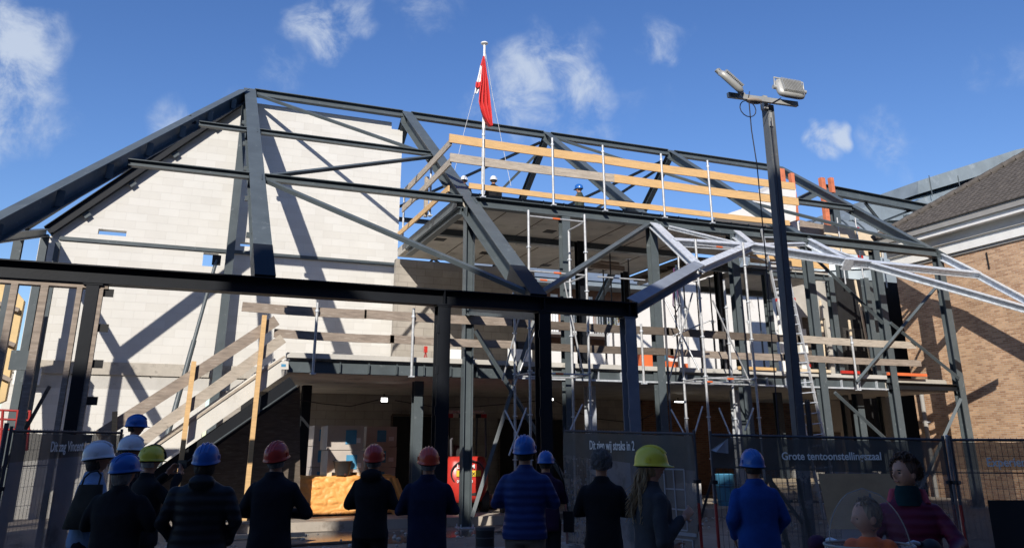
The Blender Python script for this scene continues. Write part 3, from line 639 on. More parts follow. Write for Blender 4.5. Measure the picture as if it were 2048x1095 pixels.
T = thing('middle_floor', 'long middle floor with white edge and steel channel above the dark ground floor', 'floor slab', (12,23,3.4))
m = MB(); m.bb((2.55,20.0,3.42),(23.0,27.7,3.80)); m.build('slab', 'concrete', T)
m = MB(); m.channel((2.5,19.98,3.56),(20.4,19.98,3.56), .26,.10, side=-1); m.build('edge_channel', 'steel', T)
m = MB(); m.bb((2.45,19.86,3.745),(20.4,20.1,3.86)); m.build('edge_board', 'concrete_light', T)
for k in range(26):
    m = MB(); m.bb((3.0+k*.68,19.89,3.44),(3.02+k*.68,19.97,3.68)); m.build('stiffener', 'steel' if k < 9 else 'galv', T)
m = MB(); m.bb((8.2,19.865,3.425),(20.4,19.895,3.47)); m.build('bottom_flange', 'galv', T)
for x0, x1, c in ((14.9,16.2,'wood_new'),(18.6,19.3,'red_paint'),(20.4,22.0,'orange_paint'),(16.6,18.2,'wood_pale')):
    m = MB(); m.bb((x0,19.80,3.865),(x1,19.86,3.95)); m.build('board', c, T)

# ------------------------------------------------------------------ guard rails
def rail_post(T, x, y, z0, z1):
    m = MB(); m.tube([(x,y,z0),(x,y,z1)], .034, 8); m.build('post', 'tube', T)
    m = MB(); m.tube([(x,y,z1-.22),(x,y,z1-.17)], .048, 8); m.build('collar', 'galv', T)
    m = MB(); m.box((x,y-.01,z0+.03),(.12,.12,.03)); m.build('foot_plate', 'galv', T)
def plank(T, a, b, h, t, mt):
    a, b = Vector(a), Vector(b); m = MB(); n = 10; pts = []
    for i in range(n):
        p, q = a.lerp(b, i/n), a.lerp(b, (i+1)/n)
        p = p+V(0,0,-.012*math.sin(math.pi*i/n)*1.6); q = q+V(0,0,-.012*math.sin(math.pi*(i+1)/n)*1.6)
        m.bar(p, q, t, h)
    return m.build('plank', mt, T)
T = thing('upper_guard_rail', 'guard rail of orange and grey planks along the upper floor edge', 'guard rail', (11,19.75,8.1))
YR = 19.76
plank(T, (6.17,YR-.05,9.58), (10.5,YR-.05,9.56), .24,.045,'wood_new'); plank(T, (10.45,YR-.052,9.57), (14.6,YR-.052,9.55), .24,.045,'wood_new'); plank(T, (14.55,YR-.05,9.55), (17.55,YR-.05,9.55), .23,.045,'wood_new')
plank(T, (6.2,YR-.05,9.04), (11.15,YR-.05,9.05), .24,.045,'wood_grey'); plank(T, (11.1,YR-.052,9.05), (17.62,YR-.052,9.05), .24,.045,'wood_new')
plank(T, (6.75,YR-.03,8.33), (12.2,YR-.03,8.32), .15,.045,'wood_new'); plank(T, (12.2,YR-.032,8.32), (17.2,YR-.032,8.33), .16,.045,'wood_new')
for px_, in ((963,),(1103,),(1205,),(1322,),(1415,)):
    x = at(px_, 380, Y=YR).x; rail_post(T, x, YR-.11, 8.0, 9.98)
T = thing('side_guard_rail', 'weathered guard rail planks returning along the open left side of the upper floor', 'guard rail', (6.4,22,8.1))
plank(T, (6.24,19.75,9.5), (6.24,24.7,9.5), .20,.045,'wood_grey'); plank(T, (6.24,19.75,8.95), (6.24,24.7,8.95), .20,.045,'wood_grey'); plank(T, (6.28,20.0,8.28), (6.28,25.3,8.28), .16,.045,'wood_new')
for y in (21.9,24.9): rail_post(T, 6.33, y, 8.0, 9.7)
m = MB(); m.bar((6.32,22.3,8.1),(6.32,22.3,9.3),.1,.12,V(0,1,0)); m.build('timber_post', 'wood_grey', T)
T = thing('middle_guard_rail', 'guard rail of weathered planks along the middle floor edge', 'guard rail', (10,19.75,3.8))
for a, b, mt in [((1.35,4.88),(4.2,4.86),'wood_old'),((4.15,4.87),(8.0,4.88),'wood_old'),((7.95,4.86),(12.6,4.86),'wood_dark'),((12.5,4.86),(17.1,4.85),'wood_dark'),((17.0,4.86),(21.6,4.86),'wood_grey')]:
    plank(T, (a[0],YR-.05,a[1]-.06), (b[0],YR-.05,b[1]-.06), .21,.045, mt)
for a, b, mt in [((2.1,4.35),(4.9,4.33),'wood_old'),((4.8,4.34),(8.1,4.34),'wood_old'),((8.0,4.33),(12.7,4.34),'wood_dark'),((12.6,4.33),(16.5,4.33),'wood_old'),((16.4,4.34),(21.7,4.34),'wood_old')]:
    plank(T, (a[0],YR-.053,a[1]-.09), (b[0],YR-.053,b[1]-.09), .19,.045, mt)
for px_, y0 in ((628,690),(822,700),(1280,700),(1568,720),(1700,700)):
    x = at(px_, y0, Y=YR).x; rail_post(T, x, YR-.12, 3.35, 5.0 if px_ < 1200 else 4.95)
m = MB(); m.tube([at(1262,640,Y=19.6),at(1275,760,Y=19.6)], .03, 8); m.build('post', 'tube', T)

# ------------------------------------------------------------------ stair
YS = 19.75
def pl(px_, py_, y=YS): return at(px_, py_, Y=y)
T = thing('stair', 'precast concrete stair flight with dark steel stringer rising to the middle floor', 'stair', (0.8,20,.0))
m = MB(); poly = [(pl(*q).x, pl(*q).z) for q in ((553,719),(577,722),(577,738),(563,738),(563,753),(460,826),(345,908),(270,962),(250,935),(314,881),(460,779))]
m.prism(poly, 1, YS, YS+.14); m.build('flank', 'stair_concrete', T)
m = MB(); p0, p1 = pl(552,716,YS+.05), pl(250,930,YS+.05); 
for k in range(14):
    a, b = p0.lerp(p1, k/14), p0.lerp(p1, (k+1)/14)
    m.bb((b.x, YS+.14, b.z-.05), (a.x, YS+1.3, b.z+.02)); m.bb((a.x-.03, YS+.14, b.z), (a.x, YS+1.3, a.z))
m.build('tread', 'concrete_light', T)
m = MB(); m.bar(pl(570,712,YS-.01), pl(262,925,YS-.01), .03, .05, V(-.6,0,.8)); m.build('edge_strip', 'wood_grey', T)
m = MB(); hp = [(lambda q: (q.x, q.z))(pl(*q, YS+1.6)) for q in ((600,770),(300,985),(300,1040),(600,1040))]; m.prism([(x_, max(z_, .0)) for x_, z_ in hp], 1, YS+1.6, YS+1.64); tag(m.build('shade_panel', 'wood_dark'), 'dark brown hoarding added to darken the space under the stair', 'shading')  # dark panel added where the space under the stair falls in shade
m = MB(); m.channel(pl(588,765,YS+.1), pl(250,1000,YS+.1), .34, .12, V(-.6,0,.8), side=1); m.build('stringer', 'navy_shade_steel', T)
m = MB(); m.bar(pl(594,770,YS-.01), pl(256,1004,YS-.01), .12, .02, V(-.6,0,.8)); m.build('stringer_flange', 'steel', T)
m = MB(); q = pl(567,730,YS-.004); m.box(q,(.10,.004,.06)); m.build('blue_mark', 'label_blue', T)
T = thing('stair_guard_rail', 'two weathered sloping planks on bright timber posts beside the stair', 'guard rail', (1,19.6,0))
plank(T, pl(553,640,19.62), pl(195,872,19.62), .24,.045,'wood_old'); plank(T, pl(566,676,19.62), pl(330,846,19.62), .23,.045,'wood_grey'); plank(T, pl(330,846,19.62), pl(215,930,19.62), .23,.045,'wood_grey')
for (x0,y0,x1,y1) in ((529,630,488,1040),(388,722,352,1000),(230,822,222,1010)):
    m = MB(); m.bar(pl(x0,y0,19.52), pl(x1,y1,19.52), .10,.08, V(0,1,0)); m.build('timber_post', 'wood_new', T)
m = MB(); m.bb((.6,19.0,.02),(3.0,19.15,.10)); tag(m.build('sill_plank', 'wood_pale'), 'pale plank lying on the ground by the foot of the stair rail posts', 'plank')

# ------------------------------------------------------------------ scaffold towers
def scaffold(lab, Xa, Xb_, ya, yb, z1, tops, zmid=None):
    T = thing('scaffold_tower', lab, 'scaffold', ((Xa+Xb_)/2,(ya+yb)/2,0), 'scaffold towers in front of the middle floor')
    cs = [(Xa,ya),(Xb_,ya),(Xb_,yb),(Xa,yb)]
    for (x,y), zt in zip(cs, tops):
        m = MB(); m.tube([(x,y,0),(x,y,zt)], .034, 8)
        m.build('standard', 'tube', T)
        z = .5
        while z < zt:
            m = MB(); m.tube([(x,y,z-.012),(x,y,z+.012)], .062, 10); m.build('rosette', 'galv', T); z += 1.0
    for z in z1:
        for i in range(4):
            (xa,yy), (xb,yc) = cs[i], cs[(i+1) % 4]
            if z > min(tops[i], tops[(i+1)%4]): continue
            m = MB(); m.tube([(xa,yy,z),(xb,yc,z)], .024, 6); m.build('ledger', 'tube', T)
            if i in (0, 2):
                m = MB(); m.tube([Vector((xa,yy,z)).lerp(Vector((xb,yc,z)), .42), Vector((xa,yy,z)).lerp(Vector((xb,yc,z)), .55)], .027, 8); m.build('red_band', 'orange_paint', T)
    return T, cs
T, cs = scaffold('scaffold tower right of the forklift, reaching up to the slab soffit', 7.92, 9.5, 18.5, 20.1 if False else 19.45, (3.45,5.9,7.3), (7.45,7.5,7.3,6.6))
def diag(T, a, b):
    m = MB(); m.tube([a,b], .022, 6); m.build('diagonal', 'tube', T)
diag(T, (7.92,18.5,1.2), (7.4,18.4,.3)); diag(T, at(1053,815,Y=18.45), at(1018,910,Y=18.2)); diag(T, at(1058,560,Y=18.5), at(1005,760,Y=19.3))
diag(T, at(1128,560,Y=18.55), at(1168,755,Y=18.55)); diag(T, at(1010,820,Y=19.3), at(1050,900,Y=18.5)); diag(T, at(1165,808,Y=18.5), at(1140,860,Y=18.3)); diag(T, at(1025,780,Y=19.4), at(1075,650,Y=19.4))
T, cs = scaffold('scaffold tower left of the ladder in front of the white wall', 12.75, 14.3, 18.35, 19.35, (3.45,6.95), (7.1,7.15,6.3,6.6))
diag(T, at(1330,600,Y=19.3), at(1398,740,Y=18.6)); diag(T, at(1385,585,Y=18.5), at(1338,760,Y=19.2)); diag(T, at(1425,600,Y=18.5), at(1500,765,Y=18.5)); diag(T, at(1342,818,Y=18.9), at(1370,870,Y=18.4))
diag(T, at(1405,812,Y=18.35), at(1388,870,Y=18.2)); diag(T, at(1438,815,Y=18.3), at(1465,880,Y=18.0)); diag(T, at(1507,815,Y=18.3), at(1490,860,Y=18.2))
for (a_, b_) in ((at(1356,500,Y=19.8),at(1372,860,Y=19.8)),(at(1470,560,Y=20.6),at(1487,760,Y=20.6))):
    m = MB(); m.tube([a_, b_], .026, 8); m.build('standard', 'tube', T)
for (a_, b_) in ((at(1398,490,Y=19),at(1530,520,Y=19.4)),(at(1345,672,Y=19),at(1420,640,Y=18.6)),(at(1340,764,Y=18.7),at(1530,770,Y=18.6)),(at(1388,757,Y=18.2),at(1490,752,Y=19.2)),(at(1195,553,Y=19),at(1290,560,Y=19))):
    m = MB(); m.tube([a_, b_], .022, 6); m.build('ledger', 'tube', T)
# extra standards of the second tower
m = MB(); m.tube([at(1326,570,Y=19.0), at(1343,868,Y=19.0)], .03, 8); m.build('standard', 'dark_tube', T)

# ------------------------------------------------------------------ shoring props
def prop(x, y, z0, z1, lab, dark=True):
    T = thing('shoring_prop', lab, 'prop', (x,y,z0), 'shoring props under the slabs')
    zc = z0+(z1-z0)*random.uniform(.5,.62)
    m = MB(); m.tube([(x,y,z0),(x,y,zc)], .034, 8); m.build('outer_tube', 'tube' if not dark else 'dark_tube', T)
    m = MB(); m.tube([(x,y,zc-.05),(x,y,z1)], .024, 8); m.build('inner_tube', 'dark_tube', T)
    m = MB(); m.tube([(x,y,zc-.07),(x,y,zc+.04)], .052, 10); m.tube([(x-.13,y,zc),(x+.13,y,zc)], .012, 6); m.box((x,y,z1-.006),(.16,.16,.012)); m.box((x,y,z0+.006),(.16,.16,.012)); m.build('collar', 'galv', T)
PR = [(1262,23.8,'dark prop nearest the sloping end of the white wall'),(1352,24.0,'dark prop behind the purple strap'),(1372,22.4,'prop just right of the purple strap'),(1398,25.0,'prop hidden behind the left side of the second scaffold tower'),
      (1425,24.2,'prop behind the right side of the second scaffold tower'),(1445,22.8,'prop just left of the black interior column at the white wall'),(1480,24.5,'prop just right of the fourth tall column'),(1497,22.6,'prop with a bright lower tube between fourth column and ladder'),
      (1520,25.2,'prop in the shadowed part of the white wall, third from the ladder'),(1540,23.6,'prop in the shadowed part of the white wall, second from the ladder'),(1556,24.6,'prop closest to the left of the ladder'),
      (1210,24.5,'dark prop between two interior columns'),(1225,23.2,'dark prop just right of the long scaffold standard'),(1660,23.4,'bright prop in front of the concrete door opening')]
for k, (px_, y, lab) in enumerate(PR):
    x = at(px_, 640, Y=y).x; prop(x, y, 3.82, 7.48 if x > 15.2 else 7.78, lab, dark=px_ not in (1497,1660,1372,1540))
T = thing('prop_head_beam', 'small timber header carried by two props under the upper slab', 'timber beam', (11,24,7.5))
m = MB(); a = at(1200,572,Y=24.0); m.bb((a.x-.35,23.9,7.4),(a.x+.9,24.05,7.55)); m.bb((a.x-.1,23.7,7.55),(a.x+.6,24.2,7.62)); m.build('header', 'wood_old', T)

# ------------------------------------------------------------------ ladder
l0, l1 = at(1612,868,Y=18.2), at(1523,458,Y=19.66); r0, r1 = at(1645,870,Y=18.2), at(1556,458,Y=19.66)
T = thing('ladder', 'aluminium ladder leaning behind the lamp post against the upper floor', 'ladder', (l0.x,18,0))
dn = (l0-l1).normalized(); ext = (l0.z)/abs(dn.z)
for a, b in ((l1, l0+dn*ext*.97),(r1, r0+dn*ext*.97)):
    m = MB(); m.bar(a, b, .035, .08, V(0,1,.3)); m.build('stile', 'tube', T)
tot_l = (l0+dn*ext-l1).length; n = int(tot_l/.28)
for k in range(1, n):
    a = l1+dn*.28*k; b = r1+dn*.28*k; m = MB(); m.tube([a,b], .017, 6); m.build('rung', 'galv', T)
for f in (.28,.52):
    for a in (l1, r1):
        m = MB(); m.box(a+dn*tot_l*f, (.055,.07,.08)); m.build('bracket', 'red_paint', T)
m = MB(); m.tube([at(1610,800,Y=18.2)+V(0,-.08,0), at(1617,872,Y=18.0)+V(0,-.08,0), at(1620,890,Y=18.0)], .07, 8); tag(m.build('rolled_net', 'black'), 'black rolled net hanging on the lower left of the ladder', 'net')

# ------------------------------------------------------------------ lamp post
b0, t0 = at(1597,905,Y=12.5), at(1535,212,Y=12.5)
T = thing('lamp_post', 'tall square steel lamp post carrying two floodlights on a cross arm', 'lamp post', (b0.x,12.5,0))
m = MB(); m.bar(V(b0.x+.03,12.5,0), t0, .17,.17, V(0,1,0)); m.build('post', 'post_grey', T)
m = MB(); c = at(1528,206,Y=12.42); m.box(c, (.10,.12,.28)); m.box(c+V(.1,0,-.35),(.06,.1,.3)); m.build('bracket', 'lamp_grey', T)
A, B = at(1456,190,Y=12.3), at(1594,209,Y=12.3)
m = MB(); m.bar(A, B, .075, .10); m.build('cross_arm', 'lamp_grey', T)
m = MB(); m.ell(at(1508,202,Y=12.3), (.2,.1,.055), 14, 8); m.build('sensor_housing', 'wood_old', T)
def flood(c, rot, lab):
    F = MB(); G = MB()
    F_ = MB(); n = 14
    rings = []
    for (z, sx, sy) in [(-.13,.02,.02),(-.125,.25,.19),(-.09,.30,.235),(-.03,.31,.24),(.0,.29,.22)]:
        rings.append([rot @ V(sx*(abs(math.cos(a))**.45)*math.copysign(1,math.cos(a)), sy*(abs(math.sin(a))**.45)*math.copysign(1,math.sin(a)), z)+c for a in [2*math.pi*(i+.5)/24 for i in range(24)]])
    F_.loft(rings); h = F_.build('housing', 'lamp_grey', T)
    q = MB()
    for i in range(13): q.box(rot @ V(-.21+i*.035, 0, -.15)+c, (.010,.34,.07), rot)
    q.build('cooling_fin', 'lamp_grey', h if False else T)
    q = MB(); q.box(rot @ V(0,0,.002)+c, (.5,.37,.012), rot); q.build('glass', 'glass_dark', T)
    q = MB(); q.tube([rot @ V(-.33,0,-.04)+c, rot @ V(-.33,-.22,-.10)+c, rot @ V(.33,-.22,-.10)+c, rot @ V(.33,0,-.04)+c], .018, 6)
    for s_ in (-1,1): q.tube([rot @ V(s_*.29,0,-.04)+c, rot @ V(s_*.37,0,-.04)+c], .045, 10)
    q.build('yoke', 'lamp_grey', T)
cR = at(1577,182,Y=12.25); flood(cR, Euler((R(-112),R(4),R(-8))).to_matrix(), '')
cL = at(1457,168,Y=12.2); ay = (right*.74+down*.67); az_ = (right*-.67+down*.74); ax = ay.cross(az_)
flood(cL, Matrix((ay, -ax, az_)).transposed() @ Euler((R(12),0,0)).to_matrix(), '')
m = MB(); lp = at(1505,210,Y=12.25); pts = [lp+V(.19*math.cos(a)-.12,0,.17*math.sin(a)-.1) for a in [k*.45 for k in range(15)]]; m.tube(pts, .010, 6)
m.tube([at(1498,203,Y=12.25), at(1503,260,Y=12.3), at(1514,330,Y=12.3), at(1530,500,Y=12.3), at(1558,870,Y=12.3)], .011, 6)
m.tube([at(1542,235,Y=12.3), at(1552,330,Y=12.3), at(1566,520,Y=12.3), at(1595,870,Y=12.3)], .009, 6)
m.tube([at(1497,195,Y=12.25), at(1499,183,Y=12.25)], .008, 6); m.tube([at(1521,205,Y=12.25), at(1524,222,Y=12.25), at(1540,208,Y=12.25), at(1562,196,Y=12.25)], .010, 6)
m.build('cable', 'cable', T)

# ------------------------------------------------------------------ flag
FYY = 22.6
fb, ft = at(966,372,Y=FYY), at(969,88,Y=FYY)
T = thing('flag_pole', 'white flag pole on the upper floor', 'flag pole', (fb.x,FYY,8.1))
m = MB(); m.tube([V(fb.x,FYY,8.1), fb, ft], [.06,.058,.035], 12); m.build('pole', 'white_paint', T)
m = MB(); m.ell(ft+V(0,0,.02), (.12,.12,.05), 14, 8); m.build('finial', 'white_paint', T)
m = MB(); m.tube([at(970,100,Y=FYY), at(985,190,Y=FYY), at(1003,280,Y=FYY), at(1022,372,Y=FYY-.4)], .008, 5); m.tube([at(967,112,Y=FYY), at(948,190,Y=FYY), at(926,272,Y=FYY), at(905,360,Y=FYY)], .008, 5); m.build('halyard', 'rope', T)
T = thing('flag', 'red and white flag hanging in folds from the white pole', 'flag', (fb.x,FYY,11.5))
def cloth(rows, mt, nm, folds=7, amp=.09, yoff=0):
    """rows: (y_px, x_left_px, x_right_px)"""
    m = MB(); n = 26; rr = []
    for (y, xl, xr) in rows:
        ring = []
        for j in range(n+1):
            u = j/n; p = at(xl+(xr-xl)*u, y, Y=FYY+yoff-.16); p.y += amp*math.sin(folds*u*math.pi+y*.02)*min(1,(y-110)/60); ring.append(p)
        rr.append(ring)
    back = [[p+V(0,.012,0) for p in r] for r in rr]
    m.loft(rr, True, False, False); m.loft([r[::-1] for r in back], True, False, False)
    return m.build(nm, mt, T, fixn=False)
cloth([(112,966,969),(125,965,971),(145,963,973),(165,961,976),(185,958,979),(205,956,982),(220,960,984),(235,966,985),(245,972,985),(252,978,985)], 'flag_red', 'red_field')
cloth([(130,961,965),(145,958,966),(165,953,964),(178,950,960),(187,949,956)], 'flag_white', 'white_field', 3, .04, .05)
cloth([(116,965,967),(124,963,967),(131,961,966)], 'flag_red', 'upper_canton', 3, .03, .04)
cloth([(164,952,962),(170,951,961),(175,951,959)], 'flag_red', 'lower_band', 3, .04, -.02)

# ------------------------------------------------------------------ things on the ground floor
def lamp(px_, py_, y, lab, w, h):
    p = at(px_, py_, Y=y); T = thing('work_lamp', lab, 'lamp', tuple(p))
    m = MB(); m.box(p, (w+.05,.06,h+.05)); m.box(p+V(0,.02,h/2+.06),(.03,.03,.1)); m.build('housing', 'black', T)
    m = MB(); m.box(p+V(0,-.036,0), (w,.01,h)); m.build('lens', 'lamp_glow', T)
lamp(768,799,22.5,'small lit work lamp hanging under the floor left of the forklift',.17,.10)
lamp(1357,803,23.5,'thin lit tube lamp hanging under the floor at the right',.32,.035)
lamp(1103,798,22.5,'small lit work lamp just right of the dark front column',.07,.06)

YT = 22.0
def tp_(px_, py_, y=YT): return at(px_, py_, Y=y)
T = thing('tarp_covered_pallet', 'long pallet stack covered with a creased orange tarpaulin', 'covered stack', (4.6,YT,.2))
x0, x1 = tp_(600,960).x, tp_(790,960).x; zt = tp_(640,953).z
m = MB(); nx, nz = 120, 50; rr = []
for i in range(nz+1):
    t = i/nz; ring = []
    for j in range(nx+1):
        u = j/nx; x = x0+(x1-x0)*u+(.18*t*t if u > .97 else 0); z = .24+(zt-.24)*(1-t)
        d = noise.noise(V(x*1.2+z*2.5, z*1.1, 1.3))*.06+(.5-abs(noise.noise(V(x*3.0-z*4, z*5+x*2.4, 4.1))))*.06+(.5-abs(noise.noise(V(x*7-z*6, z*9+x*4, 9.1))))*.018
        ring.append(V(x+.05*noise.noise(V(z*3,x,2)), YT-.10*t+d, z+.02*noise.noise(V(x*5,0,7))))
    rr.append(ring)
topb = [[V(p.x, YT+1.1, p.z+.02*noise.noise(V(p.x*4,1,1))) for p in rr[0]], [V(p.x, YT+.5, p.z+.03) for p in rr[0]]]
m.loft(topb+rr, True, False, False)
m.loft([[V(r[-1].x, YT+1.1, r[-1].z), V(r[-1].x+.1*k/26, YT+.5, r[-1].z), r[-1]] for k, r in enumerate(rr)], True, False, False)
m.loft([[V(r[0].x, YT+1.1, r[0].z), V(r[0].x, YT+.5, r[0].z), r[0]] for r in rr], True, False, False)
m.build('tarpaulin', 'orange_tarp', T, fixn=False)
m = MB()
for k in range(4): m.bb((x0+.1+k*(x1-x0-.3)/3,YT-.02,.2),(x0+.25+k*(x1-x0-.3)/3,YT+1.0,.3))
m.bb((x0,YT+.03,.3),(x1,YT+1.05,.34)); m.build('pallet', 'wood_dark', T)
# loose end of the tarp at the right
T = thing('orange_sheet', 'folded orange sheet draped at the right end of the covered stack', 'sheet', (x1+.3,YT,.2))
m = MB(); rr = []
for (px_, py_) in ((795,955),(800,985),(806,1005),(812,1028)):
    a = tp_(px_-28, py_, YT-.15); b = tp_(px_+(py_-950)*.22, py_, YT-.3)
    rr.append([a.lerp(b, j/8)+V(0,.06*math.sin(j*1.9+py_),0) for j in range(9)])
m.loft(rr, True, False, False); m.build('sheet', 'orange_tarp', T, fixn=False)

def carton_stack(px0, px1, pyt, y, zb, lab, tiers, label_dx):
    xa, xb = at(px0, 900, Y=y).x, at(px1, 900, Y=y).x; ztop = at(px0, pyt, Y=y).z
    T = thing('carton_stack', lab, 'stack of cartons', ((xa+xb)/2,y,zb), 'stacks of cartons on the ground floor')
    h = (ztop-zb)/tiers
    for k in range(tiers):
        o = random.uniform(-.03,.03)
        m = MB(); m.bb((xa+o,y,zb+h*k+(.08 if k == 0 else .015)),(xb+o,y+1.0,zb+h*(k+1))); b = m.build('carton', 'carton', T)
        m = MB(); m.bb((xa+o+(xb-xa)*label_dx,y-.012,zb+h*(k+.25)),(xa+o+(xb-xa)*(label_dx+.3),y-.004,zb+h*(k+.82))); m.build('blue_label', 'label_blue', b)
        m = MB(); m.bb((xb+o-.22,y-.011,zb+h*(k+.3)),(xb+o-.08,y-.003,zb+h*(k+.5))); m.build('white_label', 'label_white', b)
    m = MB()
    for k in range(3): m.bb((xa+.02+k*(xb-xa-.16)/2,y-.02,zb-.02),(xa+.14+k*(xb-xa-.16)/2,y+1,zb+.08))
    m.build('pallet', 'wood_pale', T); return T
carton_stack(655,728,850,YT+.2,1.12,'stack of cartons with blue labels in a patch of sun behind the orange tarpaulin',2,.50)
carton_stack(624,660,850,YT+1.9,.2,'narrow stack of cartons in the shade at the left behind the orange tarpaulin',4,.3)
carton_stack(731,792,852,YT+1.5,.2,'stack of cartons with blue labels in the shade at the right',4,.35)
tag((lambda q: (q.bb((3.9,YT+.25,zt+.01),(5.35,YT+1.0,zt+.12)), q)[1])(MB()).build('low_pallet', 'carton'), 'flat carton layer under the sunlit carton stack', 'carton') if False else None
T = thing('black_bin', 'black plastic bin standing on the orange tarpaulin', 'bin', tuple(tp_(684,952,YT+.35)))
bc = tp_(684,951,YT+.1); rr = []
for (z, r_) in ((.02,.16),(.33,.22),(.34,.24),(.36,.24),(.36,.22),(.06,.15)):
    rr.append([bc+V(r_*1.05*math.cos(a), r_*.8*math.sin(a), z) for a in [2*math.pi*i/20 for i in range(20)]])
m = MB(); m.loft(rr); m.build('bin', (lambda: mat('bin_plastic', (.03,.028,.028), .5, 0, ((.15,.06,.05), .6, 9), var=.3))(), T)
T = thing('paint_drum', 'black metal drum standing on the ground in front of the first eave column', 'drum', (5.85,15.6,0))
dc = at(970,1055,Y=14.6)
m = MB(); m.tube([V(dc.x,14.6,0), V(dc.x,14.6,dc.z)], .16, 24); m.build('drum', 'black', T)
m = MB(); m.tube([V(dc.x,14.6,dc.z-.03), V(dc.x,14.6,dc.z+.02)], .17, 24); m.build('lid', 'dark_tube', T)
for k in range(2):
    m = MB(); m.tube([V(dc.x,14.6,dc.z*.33*(k+1)-.01), V(dc.x,14.6,dc.z*.33*(k+1)+.01)], .167, 24); m.build('rim', 'dark_tube', T)
T['_o'] = [5.85,15.6,0]
tag((lambda q: (q.bb((dc.x+.27,14.7,0),(dc.x+.55,15.0,dc.z-.35)), q)[1])(MB()).build('grey_crate', 'stone_grey'), 'low grey box beside the black drum', 'box')

# forklift ------------------------------------------------------------
FKY = 21.6; fk = tp_(935,1010,FKY)
S = 1.1
T = thing('forklift', 'red forklift truck seen from behind between the columns', 'forklift', (fk.x,FKY,.2), None, R(-10))
def L(x, y, z): return V(x*S, y*S, z*S)
m = MB(); rr = []
for (z, hw, yb, n_) in ((.22,.40,.06,3),(.28,.46,.0,3),(.55,.53,-.06,4),(.85,.54,-.03,4),(1.12,.50,.05,4),(1.22,.47,.10,4),(1.24,.40,.18,4)):
    ring = []
    for i in range(28):
        a = 2*math.pi*i/28; c_, s_ = math.cos(a), math.sin(a)
        x = hw*math.copysign(abs(c_)**(2/n_), c_); y = .55+(.55-yb)*math.copysign(abs(s_)**(2/n_), s_); ring.append(L(x, y, z))
    rr.append(ring)
m.loft(rr); m.build('counterweight', 'red_paint', T)
m = MB(); m.bb(L(-.5,.7,.25), L(.5,1.9,.75)); m.build('chassis', 'red_paint', T)
m = MB()
for i in range(24):
    a = 2*math.pi*i/24; b = 2*math.pi*(i+1)/24
    m.tube([L(.40*math.cos(a), .0-.012, .86+.30*math.sin(a)), L(.40*math.cos(b), -.012, .86+.30*math.sin(b))], .020, 6)
m.build('trim_ring', 'black', T)
m = MB(); m.bb(L(-.28,-.062,.80), L(.30,-.035,.93)); m.build('name_plate', 'yellow_paint', T)
m = MB(); m.bb(L(-.20,-.03,.38), L(.20,.02,.52)); m.build('tow_recess', 'black', T)
rot = Matrix.Rotation(R(90), 4, 'X')
text_mesh(T, 'lettering', 'LOXAM', .135, Matrix.Translation(L(-.27,-.05,.98)) @ rot, 'label_white', 1.0, .004)
text_mesh(T, 'lettering', 'workx', .15, Matrix.Translation(L(-.22,-.068,.825)) @ rot, 'black', 1.05, .003)
text_mesh(T, 'lettering', '0900 - 080', .10, Matrix.Translation(L(-.27,-.066,.66)) @ rot, 'label_white', .95, .002)
for sx in (-1, 1):
    w = MB(); w.tube([L(sx*.36,.32,.24), L(sx*.54,.32,.24)], .24*S, 24); wh = w.build('wheel', 'rubber', T)
    w = MB(); w.tube([L(sx*.53,.32,.24), L(sx*.548,.32,.24)], .13*S, 16); w.build('rim', 'stone_grey', wh)
    w = MB(); w.tube([L(sx*.36,1.75,.30), L(sx*.56,1.75,.30)], .30*S, 24); wh = w.build('wheel', 'rubber', T)
    w = MB(); w.tube([L(sx*.55,1.75,.30), L(sx*.568,1.75,.30)], .16*S, 16); w.build('rim', 'stone_grey', wh)
    m = MB(); m.tube([L(sx*.47,.22,1.22), L(sx*.46,.30,2.22)], .028, 8); m.tube([L(sx*.47,1.7,.7), L(sx*.46,1.5,2.22)], .028, 8); m.build('guard_pillar', 'dark_tube', T)
    m = MB(); m.bb(L(sx*.22-.045,1.95,.1), L(sx*.22+.045,2.07,2.3)); m.build('mast_rail', 'black', T)
m = MB()
for k in range(9): m.tube([L(-.46+k*.115,.28,2.22), L(-.46+k*.115,.5,2.30), L(-.46+k*.115,1.5,2.30)], .016, 6)
for y, z in ((.28,2.22),(.5,2.30),(1.5,2.30)): m.tube([L(-.47,y,z), L(.47,y,z)], .022, 6)
m.build('overhead_guard', 'tube', T)
for k in range(7):
    m = MB(); m.bb(L(-.48+k*.138,.235,2.13), L(-.345+k*.138,.262,2.22)); m.build('warning_stripe', ['red_paint','wood_pale','black'][k % 3], T)
m = MB(); m.bb(L(-.24,.75,.9), L(.24,.86,1.5)); m.bb(L(-.24,.8,.85), L(.24,1.3,.98)); m.build('seat', 'black', T)
m = MB(); m.tube([L(-.36,.35,1.25), L(-.37,.35,1.62), L(-.33,.38,1.66)], .035, 8); m.build('gas_bottle', 'dark_tube', T)

